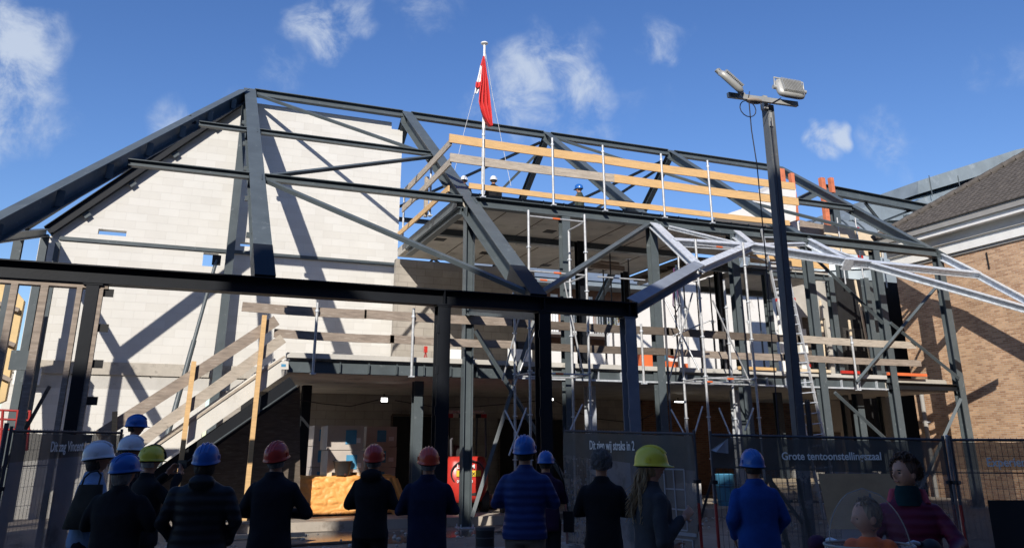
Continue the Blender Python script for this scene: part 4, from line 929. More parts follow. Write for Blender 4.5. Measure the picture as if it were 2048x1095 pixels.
# concrete machine on the middle floor -----------------------------------
q = at(1320,752,Y=22.5); T = thing('orange_machine', 'orange site machine with blue bag standing on the middle floor', 'machine', (q.x,22.5,3.82))
m = MB(); m.bb((q.x-.65,22.3,3.95),(q.x-.25,22.8,4.55)); m.build('cabinet', 'orange_paint', T)
m = MB(); m.bb((q.x-.25,22.3,3.95),(q.x+.9,22.4,4.05)); m.bb((q.x+.8,22.3,3.85),(q.x+.9,22.4,4.25)); m.bb((q.x+.1,22.3,4.05),(q.x+.55,22.7,4.3)); m.bb((q.x-.6,22.4,3.82),(q.x-.5,22.5,3.95)); m.bb((q.x+.5,22.4,3.82),(q.x+.6,22.5,3.95)); m.build('frame', 'orange_paint', T)
m = MB(); m.ell((q.x-.02,22.4,4.4), (.2,.15,.24), 12, 8); m.build('blue_bag', 'label_blue', T)
m = MB(); m.tube([(q.x+.25,22.4,4.55),(q.x+.55,22.4,4.5)], .12, 12); m.build('motor', 'orange_paint', T)
T = thing('laser_tripod', 'small red tripod standing on the middle floor by the shaded wall', 'tripod', tuple(at(850,740,Y=23.5)))
q = at(850,738,Y=23.5)
m = MB()
for a in (0,2.1,4.2): m.tube([q+V(0,0,.5), q+V(.16*math.cos(a),.16*math.sin(a),-.08)], .014, 6)
m.build('leg', 'red_tube', T); m = MB(); m.box(q+V(0,0,.56),(.09,.09,.18)); m.build('head', 'red_paint', T)
T = thing('block_pallet', 'small pallet of pale blocks on the middle floor behind the columns', 'pallet of blocks', tuple(at(915,740,Y=21.5)))
q = at(915,737,Y=21.5)
m = MB(); m.box(q+V(0,0,.03),(1.0,.8,.1)); m.build('pallet', 'wood_pale', T)
m = MB(); m.box(q+V(-.15,0,.28),(.35,.6,.38)); m.box(q+V(.35,0,.17),(.2,.6,.16)); m.build('block', 'white_paint', T)
for px_, lab in ((1040,'white sheet of board leaning by the scaffold on the middle floor'),):
    q = at(px_,735,Y=21.2); m = MB(); m.box(q+V(0,0,.30),(.7,.05,.75)); tag(m.build('board', 'white_paint'), lab, 'board')
for (x0,y0,x1,y1,lab) in ((1640,600,1652,760,'leaning timber batten right of the ladder'),(1710,560,1745,740,'long timber batten leaning in front of the black wall'),(1698,640,1712,745,'short timber batten left of the long leaning one')):
    m = MB(); m.bar(at(x0,y0,Y=23.7), at(x1,y1,Y=23.1), .07,.05, V(0,1,0)); tag(m.build('timber_batten', 'wood_pale'), lab, 'batten')
q = at(1638,730,Y=21)
T = thing('white_sheets', 'white plastic sheet hanging beside the ladder on the middle floor', 'sheet', tuple(q))
m = MB(); m.bb((q.x-.5,22.1,3.87),(q.x+.05,22.14,5.9)); m.build('sheet', 'white_paint', T)
# ------------------------------------------------------------------ site clutter on the ground floor
def gp(px_, py_, Y): return at(px_, py_, Y=Y)
def boards(px_, Y, n, w, lab, mt='wood_pale', z0=.2):
    x = gp(px_, 960, Y).x; T = thing('board_stack', lab, 'stack of boards', (x,Y,z0), 'stacks of boards on the ground floor')
    for k in range(2):
        m = MB(); m.bb((x-w/2+.1+k*(w-.3),Y-.4,z0),(x-w/2+.2+k*(w-.3),Y+.4,z0+.08)); m.build('bearer', 'wood_dark', T)
    for k in range(n):
        o = random.uniform(-.06,.06); m = MB(); m.bb((x-w/2+o,Y-.35+o*.5,z0+.08+k*.05),(x+w/2+o,Y+.35+o*.5,z0+.125+k*.05)); m.build('board', mt if k % 3 else 'wood_grey', T)
boards(1030,22.8,6,1.6,'low stack of pale boards beside the scaffold tower')
boards(1570,22.0,12,1.8,'taller stack of boards seen through the see through banner')
boards(1660,21.2,9,1.3,'stack of grey boards near the foot of the ladder','wood_grey')
for px_, Y, r_, h_, mt, lab in ((1010,21.3,.15,.32,'black','black bucket left of the scaffold tower'),(1095,21.6,.17,.36,'stone_grey','grey bucket behind the dark front column'),(1450,21.4,.28,.85,'label_blue','blue barrel behind the see through banner'),(1520,21.1,.16,.34,'orange_paint','orange bucket behind the see through banner'),(1745,21.5,.28,.85,'white_paint','white barrel behind the woman with the bicycle')):
    x = gp(px_, 960, Y).x; T = thing('bucket' if h_ < .5 else 'barrel', lab, 'bucket' if h_ < .5 else 'barrel', (x,Y,.2))
    m = MB(); rr = []
    for z, q in ((0,.84),(.1,.9),(.5,.96),(.97,1),(1,1.06),(1,.96),(.1,.8)): rr.append([V(x+r_*q*math.cos(a), Y+r_*q*math.sin(a), .2+h_*z) for a in [2*math.pi*i/20 for i in range(20)]])
    m.loft(rr); m.build('shell', mt, T)
    m = MB(); m.tube([V(x+r_*math.cos(a), Y-.02-r_*.4*math.sin(a), .2+h_+r_*.6*math.sin(a)) for a in [R(180*i/8) for i in range(9)]] if h_ < .5 else [V(x+r_*1.03*math.cos(a), Y+r_*1.03*math.sin(a), .2+h_*.6) for a in [2*math.pi*i/20 for i in range(21)]], .008, 5); m.build('handle' if h_ < .5 else 'rim', 'dark_tube', T)
def blockpile(px_, Y, lab, mt, nx=4, nz=4, s_=(.3,.25,.2)):
    x = gp(px_, 960, Y).x; T = thing('block_pile', lab, 'pile of blocks', (x,Y,.2), 'piles of blocks on the ground floor')
    for i in range(nx):
        for j in range(nz-(i == nx-1)-random.randint(0,1)):
            m = MB(); m.box((x+(i-nx/2)*(s_[0]+.01)+random.uniform(-.01,.01), Y+random.uniform(-.02,.02), .2+s_[2]*(j+.5)), (s_[0],s_[1],s_[2]-.006)); m.build('block', mt, T)
blockpile(1370,21.8,'pile of pale blocks behind the joint of the banners','plaster')
blockpile(1630,23.4,'pile of grey blocks behind the see through banner','concrete_light',5,5)
blockpile(1700,21.0,'pile of red bricks behind the see through banner','form_orange',6,6,(.21,.1,.08))
# loose stuff on the bare ground
for k, (x, Y, l, a_, mt, lab) in enumerate([(7.6,18.6,1.6,.3,'wood_old','weathered plank lying on the ground left of the scaffold'),(9.0,17.7,1.2,-.5,'wood_pale','pale batten on the ground by the scaffold feet'),(3.0,17.4,1.4,.15,'wood_dark','dark plank on the wet ground before the orange tarpaulin'),(11.2,18.0,2.0,.1,'tube','loose scaffold tube lying on the ground')]):
    d_ = V(math.cos(a_), math.sin(a_), 0)*l/2; m = MB()
    if mt == 'tube': m.tube([V(x,Y,.03)-d_, V(x,Y,.03)+d_], .024, 8)
    else: m.bar(V(x,Y,.03)-d_, V(x,Y,.03)+d_, .14, .035)
    tag(m.build('loose_tube' if mt == 'tube' else 'loose_plank', mt), lab, 'tube' if mt == 'tube' else 'plank')
m = MB()
for k in range(420):
    x, y = random.uniform(-2,20), random.uniform(16.2,20.2); s_ = random.uniform(.015,.06)
    m.ell((x,y,s_*.3), (s_,s_*random.uniform(.6,1),s_*.6), 5, 4, Euler((0,0,random.uniform(0,6))).to_matrix())
tag(m.build('rubble', 'concrete', origin=(9,18,0)), 'scattered stone crumbs and rubble on the ground before the floor edge', 'rubble', None, 'stuff')
# cables under the middle floor
for k, (pts, lab) in enumerate([([(560,792),(640,806),(700,812),(768,796)],'black cable sagging under the floor to the lit work lamp'),([(790,800),(880,815),(960,812),(1100,798)],'black cable sagging under the floor behind the front columns'),([(1110,800),(1180,835),(1270,845),(1355,802)],'black cable sagging under the floor to the tube lamp')]):
    m = MB(); m.tube([at(a_, b_, Y=22.4) for a_, b_ in pts], .012, 6); tag(m.build('cable', 'cable'), lab, 'cable', 'cables under the middle floor')
# ------------------------------------------------------------------ buildings far behind
def fp(x, y): return at(x, y, Y=45)
T = thing('brown_house', 'brown brick house with balcony and grey eave far behind the scaffold', 'house', (21,45,0))
a, b = fp(985,600), fp(1275,680)
m = MB(); m.bb((a.x,45,0),(b.x+1,55,11.3)); m.build('wall', 'house_brick', T)
m = MB(); m.bb((a.x-.3,43.6,11.0),(b.x+1.3,56,11.3)); m.prism([(43.5,11.3),(56,11.3),(50,13.4)], 0, a.x-.3, b.x+1.3); m.build('roof', 'zinc', T)
m = MB(); m.bb((a.x,43.65,8.05),(b.x+1,45,8.2)); m.build('balcony_floor', 'stone_grey', T)
for px_ in (1108,1178):
    q = fp(px_,630); w = MB(); w.bb((q.x-.22,44.9,8.2),(q.x+.22,44.99,10.6)); w.build('white_post', 'white_paint', T)
for px_, wd in ((1040,1.4),(1075,1.0),(1140,1.3),(1212,1.5)):
    q = fp(px_,630); w = MB(); w.bb((q.x-wd/2,44.88,8.2),(q.x+wd/2,44.985,10.3)); d = w.build('door', 'white_paint' if px_ != 1212 else 'stone_grey', T)
    w = MB(); w.bb((q.x-wd/2+.12,44.84,8.5),(q.x+wd/2-.12,44.875,10.15)); w.build('pane', 'glass_dark', d)
m = MB()
for k in range(60):
    x = a.x+k*.17; m.bb((x,43.7,8.2),(x+.03,43.73,9.3))
m.bb((a.x,43.68,9.3),(b.x+1,43.74,9.36)); m.build('balcony_railing', 'tube', T)
T = thing('balcony_plant', 'small green plant on the balcony of the brown house', 'plant', tuple(fp(1220,655)))
m = MB(); q = fp(1222,655)
for k in range(160):
    p = q+V(random.gauss(0,.45), random.uniform(-.3,.3)-1.5, random.gauss(0,.22)); r_ = Euler([random.uniform(0,3) for _ in range(3)]).to_matrix()
    m.add([p+r_ @ V(-.06,0,0), p+r_ @ V(0,.03,0), p+r_ @ V(.06,0,0), p+r_ @ V(0,-.03,0)], [(0,1,2,3)])
m.build('foliage', 'leaf', T, fixn=False)
# garden wall with lawn edge behind the middle floor
T = thing('terrace_wall', 'pale terrace wall with a grassy top far behind the scaffold', 'wall', (20,38,0))
a = at(990,690,Y=38); b = at(1300,690,Y=38)
m = MB(); m.bb((a.x-2,38,0),(b.x+3,38.4,a.z+.1)); m.build('wall', 'sill_concrete', T)
m = MB(); m.bb((a.x-2,38.05,a.z+.1),(b.x+3,38.8,a.z+.22)); m.build('grass_top', 'leaf', T)
# modern zinc building behind the brick hall
T = thing('zinc_building', 'modern grey zinc building with stepped parapet rising behind the tiled roof', 'building', (45,40,0))
def zp(x, y, Y=40): q = at(x, y, Y=Y); return (q.x, q.z)
m = MB(); m.prism([zp(1830,520), zp(1838,398), zp(2030,338), zp(2200,300), zp(2200,520)], 1, 40, 50); m.build('wall', 'zinc', T)
m = MB(); m.prism([zp(1836,388,39.7), zp(1836,362,39.7), zp(2030,300,39.7), zp(2200,262,39.7), zp(2200,290,39.7), zp(2030,330,39.7)], 1, 39.7, 50.2); m.build('parapet', 'zinc', T)
for px_ in (1862,1920,1985):
    q0 = at(px_, 375, Y=39.65); m = MB(); m.bb((q0.x,39.66,q0.z-.6),(q0.x+.06,39.69,q0.z+.9)); m.build('seam', 'zinc_dark', T)
m = MB(); q = at(1918,372,Y=30); m.tube([q-V(0,0,2.2), q-V(0,0,.5)], .18, 10); tag(m.build('roof_vent', 'white_paint'), 'small white vent pipe behind the ridge of the tiled roof', 'vent')
T = thing('dome_roof', 'grey standing seam curved roof behind the upper floor', 'roof', (36,36,0))
cx = at(1700,470,Y=38); rad = 7.2
m = MB(); rr = []
for i in range(13):
    th = R(90*i/12); rr.append([V(cx.x+rad*math.sin(th)*math.cos(a), 40+rad*math.sin(th)*math.sin(a), cx.z-3.2+4.3*math.cos(th)) for a in [2*math.pi*j/48 for j in range(48)]])
m.loft(rr); m.tube([(cx.x,40,8),(cx.x,40,cx.z-3.1)], rad-.1, 40); m.build('roof', 'zinc', T)
m = MB()
for j in range(48):
    a = 2*math.pi*j/48; pts = [V(cx.x+(rad+.04)*math.sin(R(90*i/12))*math.cos(a), 40+(rad+.04)*math.sin(R(90*i/12))*math.sin(a), cx.z-3.2+4.34*math.cos(R(90*i/12))) for i in range(13)]
    m.tube(pts, .05, 4)
m.build('seam', 'zinc_dark', T)
T = thing('roof_lantern', 'flat grey glazed roof structure behind the long steel beam', 'roof structure', tuple(at(1790,430,Y=36)))
m = MB(); m.prism([zp(1700,425,36), zp(1770,400,36), zp(1850,402,36), zp(1890,425,36), zp(1888,440,36), zp(1700,440,36)], 1, 36, 41); m.build('roof', 'zinc', T)
m = MB(); m.prism([zp(1745,441,36.3), zp(1880,441,36.3), zp(1880,500,36.3), zp(1745,500,36.3)], 1, 36.3, 41); m.build('wall', 'zinc_dark', T)
for k in range(5):
    q = at(1765+k*22,460,Y=36.28); w = MB(); w.bb((q.x-.3,36.2,q.z-.7),(q.x+.25,36.27,q.z+.3)); w.build('window', 'glass_dark', T)
# connecting steel beams behind the right end
def sb(p0, p1, h, b, lab, mt='steel'): beam('link_beam', p0, p1, h, b, lab, 'beam', 'steel link to the old hall', mt, 'i')
ap = at(1645,378,Y=27.5)
sb(ap, at(1905,428,Y=27.5), .42,.3, 'deep steel beam from the rear apex to the tiled roof')
sb(ap, at(1585,408,Y=27.5), .34,.3, 'short steel rafter falling left from the rear apex')
q = at(1662,390,Y=27.4); m = MB(); m.ibeam((q.x,27.35,7),(q.x,27.35,q.z), .34,.34, V(0,1,0)); tag(m.build('rear_column', 'steel'), 'stout steel column under the rear apex at the right', 'column')
q = at(1812,425,Y=27.4); m = MB(); m.ibeam((q.x,27.4,9.0),(q.x,27.4,q.z-.1), .2,.2, V(0,1,0)); tag(m.build('rear_column', 'steel'), 'slim steel post under the deep link beam', 'column')
sb(at(1760,445,Y=27.6), at(1835,415,Y=27.6), .1,.1, 'thin diagonal strut under the deep link beam')
sb(at(1730,405,Y=27.6), at(1770,455,Y=27.6), .1,.1, 'thin falling strut under the deep link beam')
# chimney like formwork with orange frames at the right end of the upper floor
def wall_form(px_, y0, y1, Y, w, lab, mt='form_orange'):
    a, b = at(px_, y0, Y=Y), at(px_, y1, Y=Y); m = MB(); m.bar(V(a.x,Y,a.z), V(a.x,Y,b.z), w,.18, V(0,1,0)); tag(m.build('formwork_post', mt), lab, 'formwork post', 'orange formwork posts')
wall_form(1560,338,470,25.2,.30,'orange formwork post just right of the lamp post'); wall_form(1582,347,440,25.2,.16,'thin orange formwork post right of the first one')
wall_form(1643,356,465,26.4,.22,'tall orange formwork post left of the stout rear column'); wall_form(1661,356,385,26.6,.18,'short orange formwork post rising above the rear apex')
wall_form(1713,455,525,25.5,.12,'small orange post behind the pale planks','red_paint')
T = thing('white_shaft', 'white concrete shaft with orange formwork behind the lamp post', 'shaft', tuple(at(1570,420,Y=25.6)))
a, b = at(1548,365,Y=25.6), at(1592,520,Y=25.6); m = MB(); m.bb((a.x,25.6,7.5),(b.x+.35,26.6,a.z)); m.build('shaft', 'plaster', T)
T = thing('precast_flight', 'leaning white precast piece behind the right end of the guard rail', 'precast element', tuple(at(1500,430,Y=24.5)))
m = MB(); pts = [(lambda q: (q.x,q.z))(at(*p,Y=24.6)) for p in ((1440,432),(1500,412),(1522,388),(1550,372),(1592,378),(1592,440),(1560,450))]; m.prism(pts, 1, 24.6, 25.2); m.build('slab', 'plaster', T)
T = thing('rear_plank_rail', 'pale plank barrier behind the eave beam at the right', 'guard rail', tuple(at(1720,470,Y=24.0)))
plank(T, at(1648,458,Y=24), at(1768,478,Y=24), .38,.05,'wood_pale'); plank(T, at(1650,495,Y=24), at(1766,508,Y=24), .24,.05,'wood_pale'); plank(T, at(1600,452,Y=24.2), at(1650,462,Y=24.2), .5,.05,'wood_old')
plank(T, at(1538,490,Y=23.2), at(1600,497,Y=23.2), .35,.05,'wood_pale')
for px_ in (1676,1712,1756):
    a = at(px_,450,Y=23.9); m = MB(); m.tube([V(a.x,23.9,7.6), V(a.x,23.9,a.z+.3)], .03, 6); m.build('post', 'tube', T)
# left edge: sunlit timber gable and red lift
T = thing('timber_screen', 'bright sunlit timber screen at the left edge behind the dark studs', 'timber panel', tuple(at(20,700,Y=24.6)))
m = MB(); pts = [(lambda q: (q.x,q.z))(at(*p,Y=24.4)) for p in ((-60,575),(20,565),(48,600),(10,800),(-60,830))]; m.prism(pts, 1, 24.4, 24.7); m.build('panel', (lambda: mat('ply', (.70,.50,.24), .6, 0, ((.6,.38,.16), .6, 3), var=.1))(), T)
for k in range(3):
    m = MB(); m.bar(at(-20,600+k*70,Y=24.3), at(38-k*8,620+k*70,Y=24.3), .08,.1); m.build('batten', 'wood_old', T)
T = thing('red_lift', 'red railing of a lifting platform behind the left end of the fence', 'platform lift', tuple(at(30,850,Y=21)))
m = MB()
for px_ in (-20,6,36,60): m.tube([at(px_,818+abs(px_)*.05,Y=21), at(px_-6,900,Y=21)], .03, 6)
for py_ in (818,836,856): m.tube([at(-30,py_,Y=21), at(62,py_+4,Y=21)], .025, 6)
m.build('railing', 'red_tube', T); m = MB(); q = at(0,900,Y=21); m.bb((q.x-.8,20.9,0),(q.x+.1,21.5,q.z-.3)); m.build('base', 'dark_tube', T)
q = at(38,640+50,Y=22.5); m = MB(); m.box(at(42,720,Y=22.8), (.45,.12,.45)); tag(m.build('junction_plate', 'steel'), 'square steel plate on the column at the left', 'plate')
# ------------------------------------------------------------------ site fence with banners
def fence(A, B, lab, wires=True, red=False, blab=None, heads=None, body=None, overhang=0, grid=26):
    A, B = Vector(A), Vector(B); z0 = .06
    T = thing('site_fence', lab, 'fence', (A.x,A.y,0), 'wire mesh site fence panels')
    a0, b0 = V(A.x,A.y,z0), V(B.x,B.y,z0); d = (V(B.x,B.y,0)-V(A.x,A.y,0)).normalized(); nrm = V(-d.y,d.x,0)
    if nrm.dot(V(A.x,A.y,0)) > 0: nrm = -nrm           # toward the viewer
    m = MB(); m.tube([A,B], .020, 8); m.tube([a0+V(0,0,.1),b0+V(0,0,.1)], .018, 8); m.tube([A+V(0,0,-.45),B+V(0,0,-.45)], .008, 5); m.build('top_rail', 'dark_tube', T)
    for p in (A, B):
        m = MB(); m.tube([V(p.x,p.y,.95 if red else 0), p+V(0,0,.06)], .022, 8); m.build('post', 'dark_tube', T)
        if red: m = MB(); m.tube([V(p.x,p.y,0), V(p.x,p.y,.95)], .0235, 8); m.build('red_post', 'red_tube', T)
        m = MB(); m.box((p.x,p.y,.06), (.22,.6,.12)); m.build('concrete_foot', 'stone_grey', T)
        m = MB(); m.box((p.x,p.y,1.25),(.09,.07,.05)); m.build('clamp', 'black', T)
    m = MB(); L_ = (B-A).length; nn = int(L_/.075)
    for k in range(1, nn):
        p = A.lerp(B, k/nn); m.bar(V(p.x,p.y,.15), V(p.x,p.y,p.z+(.035 if k % 1 == 0 else 0)), .0045,.0045, V(0,1,0))
    for k in range(1, 8): m.bar(a0.lerp(A, k/8)+V(0,0,0), b0.lerp(B, k/8), .0045,.0045)
    m.build('wire_mesh', 'dark_tube', T)
    return T, A, B, nrm, d
def banner(A, B, nrm, d, lab, band, slope, parts, text, tsize, tx, tz, sx=1.0, bottom=.12):
    """printed mesh cloth tied to the fence"""
    T = thing('fence_banner', lab, 'banner', (A.x,A.y,0), 'printed banners tied to the fence')
    L_ = V(B.x-A.x,B.y-A.y,0).length; n = 26; off = nrm*.035
    def sag(u): return .02*abs(math.sin(u*math.pi*7))
    def P_(u, z, e=0):
        p = A.lerp(B, u)+off+nrm*(.012*math.sin(u*23+z*5)+.01*math.sin(u*9-z*3)+e); return V(p.x, p.y, z)
    def sheet(u0, u1, zt, zb, mt, nm, e=0, k=n, par=T):
        m = MB(); rr = []
        for j in range(9):
            ring = []
            for i in range(k+1):
                u = u0+(u1-u0)*i/k; t, b_ = zt(u), zb(u); ring.append(P_(u, t+(b_-t)*j/8, e))
            rr.append(ring)
        m.loft(rr, True, False, False); return m.build(nm, mt, par, fixn=False)
    top = lambda u: A.lerp(B, u).z-.015-sag(u)
    mid = lambda u: A.lerp(B, u).z-band-slope*u
    sheet(0, 1, top, mid, 'banner_dark', 'header_band'); 
    for (u0, u1, mt) in parts: sheet(u0, u1, mid, lambda u: bottom, mt, 'printed_picture')
    if text:
        ang = math.atan2(d.y, d.x); q = A.lerp(B, tx)+off+nrm*.028
        tilt = -math.atan2(slope*.5, L_)
        mt_ = Matrix.Translation(V(q.x, q.y, A.lerp(B, tx).z-tz)) @ Matrix.Rotation(ang, 4, 'Z') @ Matrix.Rotation(R(90), 4, 'X') @ Matrix.Rotation(tilt, 4, 'Z')
        text_mesh(T, 'lettering', text, tsize, mt_, 'banner_text', sx, .003)
    return T, P_, top, mid, sheet
A1, B1 = V(-1.88,13.17,1.96), V(-.64,15.5,1.99)
A1 = D(22,861,11.0); B1 = D(243,865,13.5)
T, A, B, nr, d = fence(A1, B1, 'leftmost fence panel with a dark banner beside the white helmet woman')
banner(A, B, nr, d, 'dark banner starting with the words Dit zag at the left', .40, -.10, [(0,1,'banner_sky')], 'Dit zag Vincent in 18', .20, .30, .27, .62)
A0 = A1+(A1-B1).normalized()*1.2; A0.z = A1.z
m = MB(); m.tube([V(A1.x-.06,A1.y-.03,0), A1+V(-.06,-.03,.1)], .03, 8); tag(m.build('fence_post', 'dark_tube'), 'thick dark fence post at the left end of the fence', 'fence post')
A2, B2 = D(1130,861,15.5), D(1388,867,12.8)
T, A, B, nr, d = fence(A2, B2, 'fence panel with the white windows banner behind the yellow helmet woman', red=True)
bt, P_, top, mid, sheet = banner(A, B, nr, d, 'banner with a printed brick house and the words Dit zien wij straks', .42, .12, [(0,.34,'banner_photo'),(.34,.56,'banner_sky'),(.56,1,'banner_warm')], 'Dit zien wij straks in 2', .215, .24, .30, .62)
for (u0,u1,z1,z0,rows) in ((.80,.93,1.42,.55,3),(.83,.96,.42,-.15,2)):
    m = MB()
    for i in range(3):
        u = u0+(u1-u0)*i/2; a = P_(u, max(z0,.13), .012); b = P_(u, z1, .012); m.bar(a, b, .022, .006, nr)
    for j in range(rows+1):
        z = z0+(z1-z0)*j/rows
        if z > .13: m.bar(P_(u0,z,.012), P_(u1,z,.012), .006, .022)
    w = m.build('printed_window', 'banner_window', bt)
m = MB(); m.bar(P_(.60,.50,.012), P_(.99,.50,.012), .006,.05); m.build('printed_sill', 'banner_window', bt)
m = MB()
for k in range(90):
    u = random.uniform(.02,.33); z = random.uniform(.25,1.45); s_ = random.uniform(.02,.06); p = P_(u,z,.012)
    m.box(p, (s_*.4,.004,s_))
m.build('printed_foliage', 'banner_window', bt)
A3, B3 = D(1421,869,12.6), D(1886,879,12.2)
T, A, B, nr, d = fence(A3, B3, 'fence panel with the see through banner of the great exhibition hall', red=True)
bt, P_, top, mid, sheet = banner(A, B, nr, d, 'see through banner with the words Grote tentoonstellingszaal', .47, .02, [(.09,.52,'banner_photo'),(.52,.84,'banner_sky'),(.84,1,'banner_photo')], 'Grote tentoonstellingszaal', .152, .30, .33, .88)
m = MB(); m.loft([[P_(.45+.33*i/8, 1.37+.0*i, .014) for i in range(9)], [P_(.47+.31*i/8, .62, .014) for i in range(9)]], True, False, False); m.build('banner_panel', (lambda: mat('banner_lit_tan', (.50,.33,.18), .7, 0, var=.15))(), bt, fixn=False)  # opaque tan patch for the sunlit construction seen through the cloth
for (u0,z0,u1,z1,w) in ((.10,.35,.24,1.35,.05),(.30,.15,.24,1.35,.07),(.24,1.3,.36,.7,.05),(.40,.1,.36,1.3,.05),(.12,.85,.33,.85,.03),(.1,.45,.3,.42,.03)):
    m = MB(); m.bar(P_(u0,z0,.013), P_(u1,z1,.013), w,.006, nr); m.build('printed_beam', 'banner_dark', bt)
# folded white corner of the banner
m = MB(); m.add([D(1421,899,12.4), D(1456,876,12.4), D(1457,906,12.35), D(1432,903,12.3)], [(0,1,2,3)]); m.add([D(1421,899,12.42), D(1456,876,12.42), D(1457,906,12.37), D(1432,903,12.32)], [(3,2,1,0)]); m.build('folded_corner', 'banner_window', bt, fixn=False)
A4, B4 = D(1900,879,12.1), D(1900,879,12.1)+V(3.05,-1.72,-.02)
T, A, B, nr, d = fence(A4, B4, 'rightmost fence panel running off the right edge of the photo', red=True)
bt, P_, top, mid, sheet = banner(A, B, nr, d, 'rightmost banner starting with the word Experience', .40, .02, [(0,.22,'banner_warm'),(.22,1,'banner_photo')], 'Experience ruimte', .17, .12, .36, .9)
m = MB(); m.loft([[P_(.10+.6*i/8, 1.02, .014) for i in range(9)], [P_(.10+.6*i/8, .2, .014) for i in range(9)]], True, False, False); m.build('banner_panel', 'black', bt, fixn=False)
T = thing('fence_stay', 'galvanised slanting stay behind the joint of the two right fence panels', 'stay', tuple(D(1905,985,12.4)))
m = MB(); m.tube([D(1893,870,12.35), D(1925,1095,12.3)], .022, 8); m.build('tube', 'tube', T)
T = thing('fence_stay', 'dark slanting stay crossing the red posts in the middle of the fence', 'stay', tuple(D(1410,985,12.9)))
m = MB(); m.tube([D(1436,915,12.9), D(1385,1095,12.9)], .02, 8); m.build('tube', 'dark_tube', T)
# ------------------------------------------------------------------ people
def skin(n, c): mat(n, c, .55, 0, var=.08, vscale=8)
skin('skin', (.46,.22,.13)); skin('skin_pale', (.60,.31,.20))
def fabric(n, c, quilt=0, rough=.85, **k):
    m = mat(n, c, rough, 0, bump=0 if quilt else .8, bscale=7, var=.2, vscale=6, spec=k.get('spec', .2))
    if quilt:
        t = m.node_tree; b = t.nodes['Principled BSDF']; tcn = N(t, 'ShaderNodeTexCoord')
        w = N(t, 'ShaderNodeTexWave', wave_type='BANDS', bands_direction='Z', wave_profile='SIN', in_={'Scale': quilt, 'Distortion': .8, 'Detail': 2, 'Detail Scale': 2})
        t.links.new(tcn.outputs['Object'], w.inputs[0]); bp = N(t, 'ShaderNodeBump', in_={'Strength': .35, 'Distance': .02}); t.links.new(w.outputs['Fac'], bp.inputs['Height']); t.links.new(bp.outputs[0], b.inputs['Normal'])
    return n
fabric('denim', (.19,.28,.42)); fabric('coat_black', (.012,.012,.014)); fabric('puffer_black', (.014,.014,.017), 4.2, .5); fabric('suit', (.014,.015,.02)); fabric('hoodie', (.013,.013,.015))
fabric('navy_coat', (.012,.017,.045)); fabric('puffer_blue', (.018,.042,.155), 4.5, .5); fabric('maroon_dark', (.035,.014,.04)); fabric('wool_grey', (.05,.05,.055)); fabric('royal', (.016,.068,.27))
fabric('puffer_maroon', (.12,.012,.035), 5.5, .5); fabric('orange_coat', (.95,.16,.025), 6, .6); fabric('khaki', (.20,.16,.12)); fabric('trousers_dark', (.015,.016,.02)); fabric('jeans', (.04,.06,.11)); fabric('scarf', (.008,.035,.04)); fabric('shirt_white', (.6,.62,.68)); fabric('worker_green', (.05,.06,.05))
fabric('bag_olive', (.05,.047,.038)); fabric('bag_black', (.012,.012,.014)); fabric('pink_lining', (.5,.08,.1)); fabric('dark_glove', (.06,.02,.05))
mat('shoe', (.02,.018,.016), .5)
def plast(n, c): mat(n, c, .28, 0, ((c[0]*.7,c[1]*.7,c[2]*.7), .68, 14), var=.06, spec=.5)
plast('helmet_white', (.72,.74,.78)); plast('helmet_blue', (.018,.12,.42)); plast('helmet_red', (.50,.04,.025)); plast('helmet_orange', (.62,.06,.025)); plast('helmet_yellow', (.80,.68,.06))
def hairm(n, c): mat(n, c, .6, 0, bump=.8, bscale=60, var=.4, vscale=25, stretch=(1,1,.4))
hairm('hair_dark', (.03,.02,.015)); hairm('hair_grey', (.20,.18,.165)); hairm('hair_blond', (.34,.22,.11)); hairm('hair_brown', (.10,.05,.028)); hairm('hair_sand', (.30,.20,.12)); hairm('hair_white', (.45,.42,.39))

def remesh(mb, voxel, name, m, parent, smooth=6, quilt=None):
    """fuse overlapping closed shapes into one continuous surface"""
    me = bpy.data.meshes.new(name); me.from_pydata([v[:] for v in mb.v], [], mb.f); me.update()
    bm = bmesh.new(); bm.from_mesh(me); bmesh.ops.recalc_face_normals(bm, faces=bm.faces); bm.to_mesh(me); bm.free()
    o = bpy.data.objects.new(name, me); COL.objects.link(o)
    r = o.modifiers.new('r', 'REMESH'); r.mode = 'VOXEL'; r.voxel_size = voxel
    s_ = o.modifiers.new('s', 'SMOOTH'); s_.iterations = smooth; s_.factor = .5
    dg = bpy.context.evaluated_depsgraph_get(); me2 = bpy.data.meshes.new_from_object(o.evaluated_get(dg)); o.modifiers.clear(); o.data = me2; bpy.data.meshes.remove(me)
    me2.name = name
    if quilt: quilt(me2)
    me2.polygons.foreach_set('use_smooth', [True]*len(me2.polygons)); me2.materials.clear(); me2.materials.append(MATS[m]); o.parent = parent; return o
def G(x, c, w): return math.exp(-((x-c)/w)**2)
